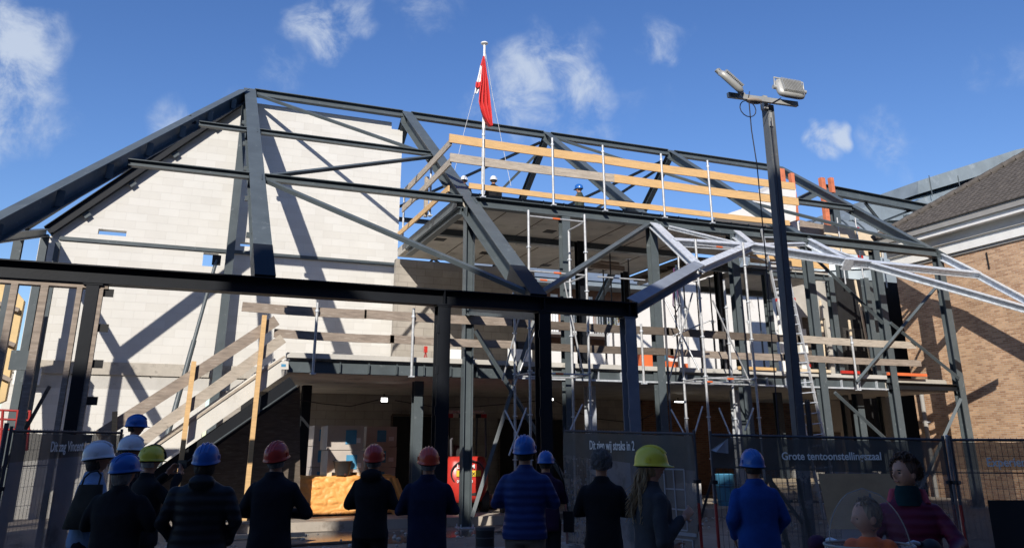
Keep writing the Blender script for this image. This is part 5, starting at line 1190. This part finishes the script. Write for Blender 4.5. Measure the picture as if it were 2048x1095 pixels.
def head_fn(p):
    """face towards +y; p on the unit sphere"""
    x, y, z = p
    q = V(x, y, z)
    if z < 0: q.x *= 1-.28*(-z)**1.3; q.y *= 1-.06*(-z)
    if y > 0:
        q.y += .30*G(x,0,.13)*G(z,-.12,.16)*y+.16*G(x,0,.10)*G(z,.06,.18)*y       # nose
        q.y += .07*G(z,.24,.12)*G(x,0,.55)*y                                    # brow
        q.y -= .10*(G(x,.34,.17)+G(x,-.34,.17))*G(z,.06,.12)*y                  # eye sockets
        q.y += .10*G(x,0,.25)*G(z,-.42,.09)*y                                   # lips
        q.y -= .05*G(x,0,.35)*G(z,-.56,.07)*y
        q.y += .13*G(x,0,.28)*G(z,-.78,.14)*y                                   # chin
        q.x += .05*math.copysign(1,x)*G(abs(x),.5,.2)*G(z,-.1,.2)
    else: q.y *= 1.05 if z > -.2 else 1.05-.25*(-z-.2)
    return q
def limb(mb, pts, rs, n=12):
    P2, R2 = [], []
    pts = [Vector(p) for p in pts]
    for i in range(len(pts)-1):
        k = 4
        for j in range(k): P2.append(pts[i].lerp(pts[i+1], j/k)); R2.append(rs[i]+(rs[i+1]-rs[i])*j/k)
    P2.append(pts[-1]); R2.append(rs[-1]); mb.tube(P2, R2, n); mb.ell(pts[0], (rs[0],)*3, 10, 6); mb.ell(pts[-1], (rs[-1],)*3, 10, 6)
    for p, r in zip(pts[1:-1], rs[1:-1]): mb.ell(p, (r,)*3, 10, 6)
def sect(mb, secs, n=28):
    rr = []
    for (z, w, d, y0, x0) in secs:
        rr.append([V(x0+w*math.copysign(abs(math.cos(a))**.85, math.cos(a)), y0+d*math.copysign(abs(math.sin(a))**.9, math.sin(a)), z) for a in [2*math.pi*i/n for i in range(n)]])
    mb.loft(rr)
def hand(mb, wr, dirv, side, palm_n, curl=.5, spread=.0, s=1.0):
    """palm + five fingers from the wrist along dirv; palm_n: normal out of the palm; side: direction of the thumb"""
    d = dirv.normalized(); u = side.normalized(); n_ = palm_n.normalized(); rot = Matrix((u, d, n_)).transposed()
    c = wr+d*.045*s; mb.ell(c, (.040*s,.052*s,.016*s), 12, 8, rot)
    for i, (off, ln) in enumerate([(.028,.070),(.010,.078),(-.009,.073),(-.027,.058)]):
        a = wr+d*.085*s+u*off*s; ang = 0; pts = [a-d*.02*s, a]; p = a; f = d+u*spread*(1.5-i)*.12
        for k, fr in enumerate((.45,.32,.23)):
            ang += curl*(.55+.25*k+.08*i); p = p+(f*math.cos(ang)+n_*math.sin(ang)).normalized()*ln*fr*s; pts.append(p)
        mb.tube(pts, [.0095*s,.0092*s,.0086*s,.0078*s,.0062*s], 8)
    a = wr+d*.025*s+u*.030*s; b = a+(d*.5+u*.75+n_*.25).normalized()*.035*s; e = b+(d*.85+u*.2+n_*(.3+curl*.4)).normalized()*.045*s
    mb.tube([a-u*.012*s, a, b, e], [.013*s,.0125*s,.011*s,.008*s], 8)
def helmet(T, c, mt, pitch=0, yaw=0, s=1.0):
    """hard hat: shell, ridges, brim with peak"""
    rot = Euler((pitch, 0, yaw)).to_matrix()
    def f(v): return c+rot @ (v*s)
    m = MB(); rr = []; n = 36
    for i in range(10):
        th = R(90*i/9); k = math.cos(th)
        rr.append([f(V(.112*math.sin(th)**.82*math.cos(a), .142*math.sin(th)**.82*math.sin(a)-.004, .125*k-.005)) for a in [2*math.pi*j/n for j in range(n)]])
    rr = rr[1:]; base = rr[-1]
    # brim ring, longer at the front
    def brim(e, z): return [f(V((.112+e)*math.cos(a), (.142+e+(.045*e/.009)*max(0, math.sin(a))**3)*math.sin(a)-.004, z-.012*max(0,math.sin(a))**2)) for a in [2*math.pi*j/n for j in range(n)]]
    rr += [brim(.002,-.024), brim(.009,-.034), brim(.009,-.040), brim(.0,-.038)]
    m.loft(rr); m.build('shell', mt, T)
    m = MB()
    for x in (-.035, 0, .035):
        pts = []
        for i in range(13):
            t = R(-62+124*i/12); pts.append(f(V(x*(1-.2*abs(math.sin(t))), .142*math.sin(t)*.97, .125*math.cos(t)**.9*(1-.9*(x/.14)**2)+.0)))
        m.tube(pts, .008*s, 6)
    m.build('ridge', mt, T)
    for sx in (-1, 1): m = MB(); m.box(f(V(sx*.1145,.0,.005)), (.008,.03,.035), rot); m.build('side_slot', mt, T)
    m = MB(); m.tube([f(V(.100*math.cos(a), .128*math.sin(a), -.045)) for a in [2*math.pi*j/24 for j in range(25)]], .010*s, 6, False); m.build('headband', 'black', T)
def curls(T, c, r, mt, n, cut=None, size=.03, strands=False):
    m = MB()
    for k in range(n):
        u, v_ = random.random(), random.random(); th = math.acos(1-2*u); ph = 2*math.pi*v_
        p = V(math.sin(th)*math.cos(ph), math.sin(th)*math.sin(ph), math.cos(th))
        if cut and not cut(p): continue
        q = c+V(p.x*r[0], p.y*r[1], p.z*r[2]); s_ = size*random.uniform(.6,1.2)
        ax = Euler([random.uniform(0,6) for _ in range(3)]).to_matrix()
        pts = [q+ax @ V(s_*.55*math.cos(t), s_*.55*math.sin(t), s_*.35*(t/3-1)) for t in [j*.8 for j in range(8)]]; m.tube(pts, s_*.11, 4, False)
    return m
def person(lab, px_, top, dep, turn, coat, legs, head=None, hat=None, hair=None, hairstyle='short', pose='down', w=1.0, hem=.80, look=0, tilt=0, female=False, voxel=.012, base=0.0, hoodie=False, collar=True, group=None, skinm='skin', lean=0, arms=None, hands=True, handle=None):
    top3 = D(px_, top, dep); ht = (top3.z-base)-(.035 if hat else .0); k = ht/1.78
    T = thing('person', lab, 'person', (top3.x, top3.y, base), group, R(-22)-R(turn))
    def s(v): return V(*v)*k
    w *= .95
    sw = .205*w*(.92 if female else 1)     # shoulder joint half width
    # ---- arms
    A_ = arms or {'down': (((1,.0,1.18),(1.12,.05,.93)),)*2, 'folded': (((1.18,.02,1.17),(.35,.24,1.17)),)*2, 'phone': (((1.15,.12,1.22),(.55,.30,1.50)),)*2,
                  'pockets': (((1.12,-.03,1.15),(.85,.16,.97)),)*2, 'raise': (((1.0,.05,1.15),(.45,.20,1.02)),((1.22,-.06,1.08),(.85,.19,1.24)))}[pose]
    J = []
    for sd, (el, wr) in zip((-1, 1), A_):
        J.append((V(sd*sw*.86, -.005, 1.375), V(sd*sw*1.16*el[0] if len(el) < 4 else el[3], el[1], el[2]), V(sd*sw*1.05*wr[0] if len(wr) < 4 else wr[3], wr[1], wr[2])))
    hc = V(0, .018, 1.635); hrot = Euler((R(tilt), 0, R(-look))).to_matrix()
    # ---- body: one continuous surface
    b = MB()
    b.ell(hc, (.077,.092,.118), 40, 32, hrot, head_fn)
    for sx in (-1, 1): b.ell(hc+hrot @ V(sx*.078,-.008,-.008), (.010,.020,.032), 8, 8, hrot)
    b.tube([V(0,-.012,1.44), V(0,.0,1.50), V(0,.012,1.58)], [.066,.057,.056], 14)
    sect(b, [(.92,.13,.10,0,0),(1.1,.12,.09,0,0),(1.3,.15,.10,0,0),(1.42,.14,.08,-.01,0),(1.475,.075,.06,-.01,0)])
    for (sh, el, wr) in J: limb(b, [sh, el, wr], [.048,.038,.027]); 
    if hands:
        for i, (sh, el, wr) in enumerate(J):
            sd = -1 if i == 0 else 1; d_ = (wr-el).normalized()
            inward = V(-sd,0,0); pn = (inward-d_*inward.dot(d_)).normalized(); th = d_.cross(pn)*(1 if sd < 0 else -1)
            if th.y < -.2: th = -th
            hand(b, wr+d_*.005, d_, th, pn, .45 if pose != 'raise' else .38, spread=.6)
    for sx in (-1, 1):
        limb(b, [(sx*.09,0,.90),(sx*.10,.01,.48),(sx*.10,-.02,.08)], [.075,.048,.035])
        b.ell((sx*.10,.05,.045), (.035,.10,.03), 12, 8)
    for v in b.v: v *= k
    remesh(b, voxel*.7, 'body', skinm, T, 2)
    # eyes
    for sx in (-1, 1):
        m = MB(); m.ell((hc+hrot @ V(sx*.027,.079,.008))*k, (.012,.006,.006), 8, 6, hrot); m.build('eye', 'black', T)
    m = MB()
    for sx in (-1,1): m.tube([(hc+hrot @ V(sx*a,.087-.12*abs(a)**1.2,.026+.002*(a > .03)))*k for a in (.012,.028,.044)], .004, 5)
    m.build('eyebrow', 'hair_dark' if hair != 'hair_white' else 'hair_grey', T)
    m = MB(); m.tube([(hc+hrot @ V(a,.090-.6*a*a*8,-.052))*k for a in (-.022,-.01,0,.01,.022)], .0035, 5); m.build('mouth', (lambda: MATS['lip'] if 'lip' in MATS else mat('lip', (.25,.08,.07), .5))(), T)
    # ---- coat
    c = MB(); fw = .93 if female else 1
    sect(c, [(hem,.205*w*fw,.150,0,0),(hem+.06,.208*w*fw,.155,0,0),(1.0,.195*w*fw,.145,0,0),(1.12,.185*w*fw,.135,0,0),(1.27,.200*w*fw,.145,0,0),(1.35,.208*w*fw,.130,-.005,0),(1.405,.192*w*fw,.108,-.01,0),(1.44,.150*w*fw,.092,-.01,0),(1.475,.095*w,.078,-.01,0),(1.50,.068,.066,-.005,0)])
    for (sh, el, wr) in J:
        e2 = el+(wr-el)*.90; mid = sh.lerp(el, .5)
        limb(c, [sh, mid, el, el.lerp(e2,.5), e2], [.062*w,.062*w,.055,.050,.045])
    if collar: c.tube([V(0,-.012,1.465), V(0,-.008,1.52)], [.088,.078], 18)
    if hoodie:
        c.ell((0,-.105,1.475), (.115,.06,.07), 14, 8)
    # gentle folds
    for v in c.v:
        v += V(noise.noise(V(v.x*7,v.y*7,v.z*6+px_)), noise.noise(V(v.y*7,v.z*7,px_)), 0)*.022
    for v in c.v: v *= k
    qd = None
    remesh(c, voxel, 'coat', coat, T, 9)
    m = MB()
    if legs:
        for sx in (-1, 1): limb(m, [(sx*.095,0,.90),(sx*.105,.01,.48),(sx*.105,-.02,.09)], [.105,.075,.062])
        sect(m, [(.82,.17,.125,0,0),(.95,.165,.12,0,0),(1.0,.15,.11,0,0)])
        for v in m.v: v *= k
        remesh(m, voxel*1.3, 'trousers', legs, T, 4)
        for sx in (-1, 1):
            q = MB(); q.ell((sx*.105*k,.05*k,.045*k), (.048*k,.14*k,.045*k), 14, 8); q.build('shoe', 'shoe', T)
    # ---- hair
    if hair:
        def hf(p):
            q = V(p.x,p.y,p.z)
            return q
        q = MB()
        if hairstyle == 'short':
            # cap covering top, back and sides but not the face
            rr = []
            for i in range(1, 9):
                th = R(12+i*13.5); ring = []
                for j in range(24):
                    a = 2*math.pi*j/24; y = math.sin(a); lim = R(12+i*13.5) if y < .25 else min(th, R(58))
                    ring.append((hc+hrot @ V(.085*math.sin(lim)*math.cos(a), .100*math.sin(lim)*math.sin(a)-.010, .128*math.cos(lim)))*k)
                rr.append(ring)
            q.loft(rr); q.build('hair', hair, T)
        elif hairstyle == 'curly':
            q = curls(T, (hc+hrot @ V(0,-.02,.025))*k, (.095*k,.105*k,.115*k), hair, 900, lambda p: (p.y < .38 and p.z > -.45) or p.z > .62, .032)
            q.ell((hc+hrot @ V(0,-.030,.030))*k, (.088*k,.094*k,.104*k), 20, 14); q.build('hair', hair, T)
        elif hairstyle == 'bob':
            q.ell((hc+hrot @ V(0,-.035,-.02))*k, (.092*k,.082*k,.125*k), 20, 14); q.build('hair', hair, T)
        elif hairstyle == 'long':
            for i in range(620):
                a = R(random.uniform(165, 375)); rr_ = random.uniform(.045,.084); x0, y0 = rr_*math.cos(a), rr_*math.sin(a)-.012
                if y0 > -.012 and random.random() < .8: continue
                base_ = hc+hrot @ V(x0, y0, .0+random.uniform(-.02,.03)); ln = random.uniform(.22,.44); pts = []; ph = math.floor(a*3)*1.3
                o_ = hrot @ V(x0, y0, 0)
                for t in range(13):
                    f_ = t/12; wv_ = .016*math.sin(t*.85+ph)*(.3+f_)
                    pts.append((base_+V(o_.x*(.35+.5*math.sin(ph)*.3)*f_*1.2+wv_, o_.y*.5*f_-.085*f_*abs(math.sin(ph*1.7))+wv_*.7, -ln*f_))*k)
                q.tube(pts, [.0042*k*(1-.5*t/12) for t in range(13)], 4, False)
            q.ell((hc+hrot @ V(0,-.02,-.01))*k, (.088*k,.088*k,.115*k), 20, 14); q.build('hair', hair, T)
    if hat: helmet(T, (hc+hrot @ V(0,-.004,.040))*k, hat, R(tilt), -R(look), k*.98)
    T['k'] = k
    return T, k, hc, hrot, J
def up(T, mb, name, m): return mb.build(name, m, T)
GRP = None
# back row and left group
T1, k, hc, hr, J = person('woman in a white helmet and light blue denim shirt with a tote bag, facing right', 200,877,8.0, 78, 'denim','trousers_dark', hat='helmet_white', hair='hair_dark', hairstyle='bob', pose='folded', female=True, hem=.86, tilt=8, voxel=.011)
bp_ = T1.matrix_basis @ V(.0,0,0)
P1 = T1
person('man in a blue helmet standing behind and above the left group, facing right', 274,825,11.0, 70, 'coat_black','trousers_dark', hat='helmet_blue', hair='hair_dark', pose='down', base=.42, look=10)
m = MB()
q = D(274,825,11.0)
for k_ in range(5): m.box((q.x,q.y,.05+k_*.08), (1.2,.8,.06)); 
tag(m.build('pallet_stack', 'wood_old'), 'low stack of pallets under the man in the blue helmet at the left', 'pallet stack')
person('person in a white helmet half hidden in the left group, facing right', 264,866,9.6, 62, 'coat_black','trousers_dark', hat='helmet_white', hair='hair_dark', pose='down', look=12, base=.05)
T4, k, hc, hr, J = person('person in a yellow helmet with a black strap photographing the site', 304,886,8.8, 35, 'coat_black','trousers_dark', hat='helmet_yellow', hair='hair_white', pose='phone', voxel=.011)
m = MB(); m.tube([(hc+V(0,.02+.146*math.sin(a),.03+.135*math.cos(a)))*k for a in [R(-95+190*i/14) for i in range(15)]], .013*k, 6); m.build('strap', 'black', T4)
m = MB(); m.box((V(.06,.36,1.60))*k, (.16,.01,.085)); tag(m.build('phone', 'black', T4))
T5, k5, *_ = person('broad person in a blue helmet and black coat foremost in the left group', 254,901,7.2, 8, 'coat_black','trousers_dark', hat='helmet_blue', hair='hair_grey', hairstyle='bob', pose='folded', w=1.22, hem=.7, look=25, tilt=5)
person('person in a blue helmet and hooded black puffer jacket, back turned', 416,880,7.2, -6, 'puffer_black','trousers_dark', hat='helmet_blue', hair='hair_dark', hairstyle='bob', pose='pockets', w=1.22, hoodie=True, tilt=10)
person('man in a red helmet and dark suit jacket, back turned', 556,877,7.9, 3, 'suit','trousers_dark', hat='helmet_red', hair='hair_grey', pose='folded', w=1.04, hem=.76, tilt=14, look=10, arms=(((0,0,1.17,-.30),(0,.2,1.13,-.14)),((0,.03,1.15,.32),(0,.22,1.15,.10))))
person('slim person in a red helmet and black hooded top in front of the orange tarpaulin', 749,883,9.0, 5, 'hoodie','trousers_dark', hat='helmet_red', hair='hair_grey', pose='folded', look=-6, w=.98, hoodie=True, tilt=12, hem=.84)
person('man in a bright red helmet and navy coat between tarpaulin and forklift', 858,888,8.5, -9, 'navy_coat','trousers_dark', hat='helmet_orange', hair='hair_grey', pose='folded', w=1.08, hem=.70, tilt=10)
person('man in a blue helmet, blue quilted jacket and beige trousers, back turned', 1049,865,8.4, 6, 'puffer_blue','khaki', hat='helmet_blue', hair='hair_dark', pose='folded', w=1.08, hem=.86, tilt=8, look=5)
T11, k11, hc11, hr11, J11 = person('woman in a blue helmet and dark purple jacket with a shoulder bag, back turned', 1091,897,10.6, 0, 'maroon_dark','trousers_dark', hat='helmet_blue', hair='hair_dark', pose='folded', female=True, w=1.02, hem=.80)
T12, k12, *_ = person('woman with grey curly hair and black coat, no helmet, back turned', 1201,898,8.3, 8, 'coat_black','trousers_dark', hair='hair_grey', hairstyle='curly', pose='folded', look=-12, female=True, w=1.06, hem=.62)
T13, k13, hc13, hr13, J13 = person('woman in a yellow helmet with long fair hair and grey coat raising her hand', 1298,885,6.7, 72, 'wool_grey','trousers_dark', hat='helmet_yellow', hair='hair_blond', hairstyle='long', pose='raise', female=True, w=1.0, hem=.68, look=42, voxel=.010, skinm='skin_pale')
person('man in a blue helmet and bright royal blue coat, back turned', 1502,893,7.9, -6, 'royal','royal', hat='helmet_blue', hair='hair_dark', pose='pockets', w=1.08, hem=.66, tilt=5, look=-8)
# woman on the bicycle with the child
W = D(1803,905,5.8)
T15, k15, hc15, hr15, J15 = person('woman with short curly hair and maroon quilted jacket holding the bicycle, looking left', 1803,905,5.8, 205, 'puffer_maroon','jeans', hair='hair_brown', hairstyle='curly', female=True, w=1.08, hem=.82, look=42, voxel=.010, skinm='skin_pale',
    arms=(((0,.10,1.18,-.29),(0,.40,1.13,-.24)),((0,.10,1.18,.29),(0,.40,1.13,.22))))
m = MB(); sect(m, [(1.42,.098,.095,.01,0),(1.46,.092,.09,.012,0),(1.51,.086,.090,.018,0),(1.555,.074,.080,.024,0)], 20)
for v in m.v: v += V(noise.noise(v*14),noise.noise(v*14+V(3,3,3)),0)*.012; v *= k15
m.build('scarf', 'scarf', T15)
m = MB(); m.tube([V(-.12,.02,1.42)*k15, V(-.10,-.06,1.50)*k15, V(0,-.11,1.51)*k15, V(.10,-.06,1.50)*k15, V(.12,.02,1.42)*k15], .032, 8); m.build('hood_lining', 'pink_lining', T15)
# bags
def world_thing(name, lab, cat, loc, rz): return thing(name, lab, cat, loc, None, rz)
q = D(172,1010,7.6); TB = thing('tote_bag', 'dark olive tote bag hanging from the shoulder of the woman in denim', 'bag', (q.x,q.y,q.z), None, R(-22))
m = MB(); sect(m, [(-.20,.16,.05,0,-.02),(-.18,.165,.07,0,-.02),(0,.14,.06,0,0),(.18,.11,.035,0,.02)], 20); m.build('pouch', 'bag_olive', TB)
m = MB(); m.tube([V(-.05,-.03,.18), V(-.03,-.05,.24), V(.02,-.05,.29), V(.06,0,.30), V(.08,.04,.26), V(.08,.02,.18)], .008, 6); m.build('strap', 'bag_olive', TB)
q = D(1137,1042,10.3); TB = thing('shoulder_bag', 'small black shoulder bag at the hip of the woman in the purple jacket', 'bag', (q.x,q.y,q.z), None, R(-22))
m = MB(); m.box((0,0,0),(.13,.09,.24)); m.build('pouch', 'bag_black', TB)
m = MB(); m.tube([V(0,0,.12), V(-.05,-.02,.45), V(-.12,-.12,.66), V(-.16,-.14,.72)], .008, 6); m.build('strap', 'bag_black', TB)
# workers on the upper floor
def worker(lab, px_, top, Z, hat, coat):
    q = at(px_, top, Z=Z); dep = (q-CAM).dot(fwd)
    return person(lab, px_, top, dep, -60 if hat == 'helmet_blue' else 10, coat, 'trousers_dark', hat=hat, hair='hair_dark', pose='down', base=Z-1.80, voxel=.02, hands=False)
worker('worker in a white helmet crouching by the flag pole on the upper floor', 987,350,9.90,'helmet_white','coat_black')
worker('worker in a blue helmet and dark green jacket on the upper floor', 1158,367,9.75,'helmet_blue','worker_green')
worker('worker in a white helmet just left of the flag pole on the upper floor', 928,350,9.90,'helmet_white','coat_black')
# ------------------------------------------------------------------ bicycle with child seat
bx = D(1745,1075,5.25); Tb = thing('bicycle', 'bicycle with a clear windscreen and front child seat held by the woman in maroon', 'bicycle', (bx.x,bx.y,0), None, R(-22)-R(205))
# local frame: +y forward (toward lower left of the photo)
def wheel(y, nm='wheel'):
    m = MB(); m.tube([V(0,y+.34*math.cos(a),.34+.34*math.sin(a)) for a in [2*math.pi*i/36 for i in range(37)]], .022, 8, False); w_ = m.build(nm, 'rubber', Tb)
    m = MB(); m.tube([V(0,y+.315*math.cos(a),.34+.315*math.sin(a)) for a in [2*math.pi*i/36 for i in range(37)]], .010, 6, False); m.build('rim', 'galv', w_)
    m = MB()
    for i in range(18):
        a = 2*math.pi*i/18; m.tube([V(0,y,.34), V(0,y+.31*math.cos(a),.34+.31*math.sin(a))], .0015, 4)
    m.build('spoke', 'galv', w_)
wheel(.55); wheel(-.55)
m = MB(); m.tube([V(0,-.55,.34), V(0,-.10,.28), V(0,.36,.62), V(0,.34,.80)], .016, 8); m.tube([V(0,-.10,.28), V(0,-.22,.82)], .015, 8); m.tube([V(0,-.55,.34), V(0,-.20,.70)], .010, 6); m.tube([V(0,.30,.98), V(0,.38,.66), V(0,.55,.34)], .014, 8); m.build('frame', 'navy_coat', Tb)
m = MB(); m.ell((0,-.24,.86), (.09,.13,.035), 14, 8); m.build('saddle', 'black', Tb)
m = MB(); m.tube([V(-.30,.02,1.14), V(-.24,.16,1.17), V(-.05,.16,1.10), V(.05,.16,1.10), V(.24,.16,1.17), V(.30,.02,1.14)], .012, 8); m.build('handlebar', 'galv', Tb)
for sx in (-1,1):
    m = MB(); m.tube([V(sx*.305,.0,1.14), V(sx*.27,.10,1.155)], .018, 8); m.build('grip', 'black', Tb)
m = MB(); m.tube([V(0,-.10,.28), V(.12,-.10,.20)], .012, 6); m.tube([V(0,-.10,.28), V(-.12,-.10,.36)], .012, 6); m.build('crank', 'galv', Tb)
# child seat with its dome windscreen
gl = mat('clear_plastic', (.6,.62,.65), .06, 0, alpha=.065, spec=.9); 
cs = V(0,.30,0)
m = MB(); sect(m, [(.80,.14,.15,.36,0),(.86,.16,.17,.36,0),(.95,.17,.18,.36,0)], 20); m.build('child_seat', 'black', Tb)
m = MB(); rr = []
for i in range(11):
    t = i/10; z = 1.16+.32*t; r_ = .225*max(.0,math.cos(t*R(90)))**.5; rr.append([V(r_*1.05*math.cos(a), .44+.22*math.sin(a)*(1-.45*t), z) for a in [R(-20+220*j/18) for j in range(19)]])
m.loft(rr, True, False, False); m.build('windscreen', 'clear_plastic', Tb, fixn=False)
m = MB(); m.tube(rr[0], .006, 6, False); m.tube([r[0] for r in rr], .0035, 5); m.tube([r[-1] for r in rr], .0035, 5); m.build('windscreen_rim', 'stone_grey', Tb)
m = MB(); n = 22; rr = []
for (z, sc) in ((.80,.80),(1.02,.94),(1.17,1.0)): rr.append([V(.25*sc*math.cos(a), .44+.24*sc*math.sin(a), z) for a in [2*math.pi*i/n for i in range(n)]])
m.loft(rr, True, False); m.build('seat_cover', (lambda: mat('checked', (.5,.5,.5), .6, 0, ((.05,.05,.05), .5, 60), var=.1))(), Tb)
m = MB(); m.tube(rr[-1]+[rr[-1][0]], .008, 6, False); m.build('cover_trim', 'stone_grey', Tb)
for sx, nm in ((1,'muff'),(-1,'muff')):
    m = MB(); m.ell((sx*.33,.06,1.13), (.06,.10,.055), 12, 8); m.build('hand_muff' if sx > 0 else 'hand_muff', 'dark_glove' if sx > 0 else 'black', Tb)
# child, seated, facing the handlebar
Tc = thing('child', 'small child with fair hair in an orange coat sitting in front of the woman', 'person', (bx.x,bx.y,0), None, R(-22)-R(205)); kc = 1
b = MB(); hcc = V(0,.30,1.31); hrc = Euler((R(-8),0,R(-62))).to_matrix()
b.ell(hcc, (.072,.084,.098), 40, 30, hrc, head_fn); b.tube([V(0,.28,1.17), V(0,.295,1.25)], [.045,.04], 12)
for sx in (-1, 1): b.ell(hcc+hrc @ V(sx*.073,-.006,-.008), (.009,.017,.026), 8, 8, hrc)
sect(b, [(.92,.09,.08,.28,0),(1.05,.09,.075,.28,0),(1.17,.08,.06,.28,0)])
for sx in (-1, 1):
    limb(b, [(sx*.10,.28,1.14),(sx*.15,.33,1.02),(sx*.12,.46,1.03)], [.032,.026,.02]); hand(b, V(sx*.12,.46,1.03), V(0,1,.05), V(-sx,0,0), V(0,0,-1), .6, s=.68)
    limb(b, [(sx*.06,.28,.92),(sx*.07,.44,.88),(sx*.07,.46,.70)], [.05,.04,.03])
remesh(b, .0065, 'body', 'skin_pale', Tc, 2)
c = MB(); sect(c, [(.90,.125,.115,.28,0),(1.0,.125,.11,.28,0),(1.10,.12,.10,.28,0),(1.17,.085,.075,.28,0),(1.205,.052,.052,.285,0)], 24)
for sx in (-1, 1): limb(c, [(sx*.10,.28,1.14),(sx*.15,.33,1.02),(sx*.125,.44,1.03)], [.055,.045,.036])
remesh(c, .010, 'coat', 'orange_coat', Tc, 3)
m = MB(); m.tube([V(-.07,.385,1.15), V(-.03,.40,1.02), V(0,.395,.93)], .016, 6); m.tube([V(.07,.385,1.15), V(.03,.40,1.02), V(0,.395,.93)], .016, 6); m.build('harness', 'black', Tc)
for sx in (-1, 1):
    m = MB(); m.ell(hcc+hrc @ V(sx*.025,.072,.006), (.010,.005,.006), 8, 6, hrc); m.build('eye', 'black', Tc)
m = MB(); q = curls(Tc, hcc+hrc @ V(0,-.012,.02), (.074,.082,.092), 'hair_sand', 500, lambda p: p.y < .5 or p.z > .5, .020); q.ell(hcc+hrc @ V(0,-.016,.016), (.075,.080,.094), 20, 14); q.build('hair', 'hair_sand', Tc)
# ------------------------------------------------------------------ tidy
for o in list(bpy.data.objects):
    for k in ('_o', 'k'):
        if k in o: del o[k]
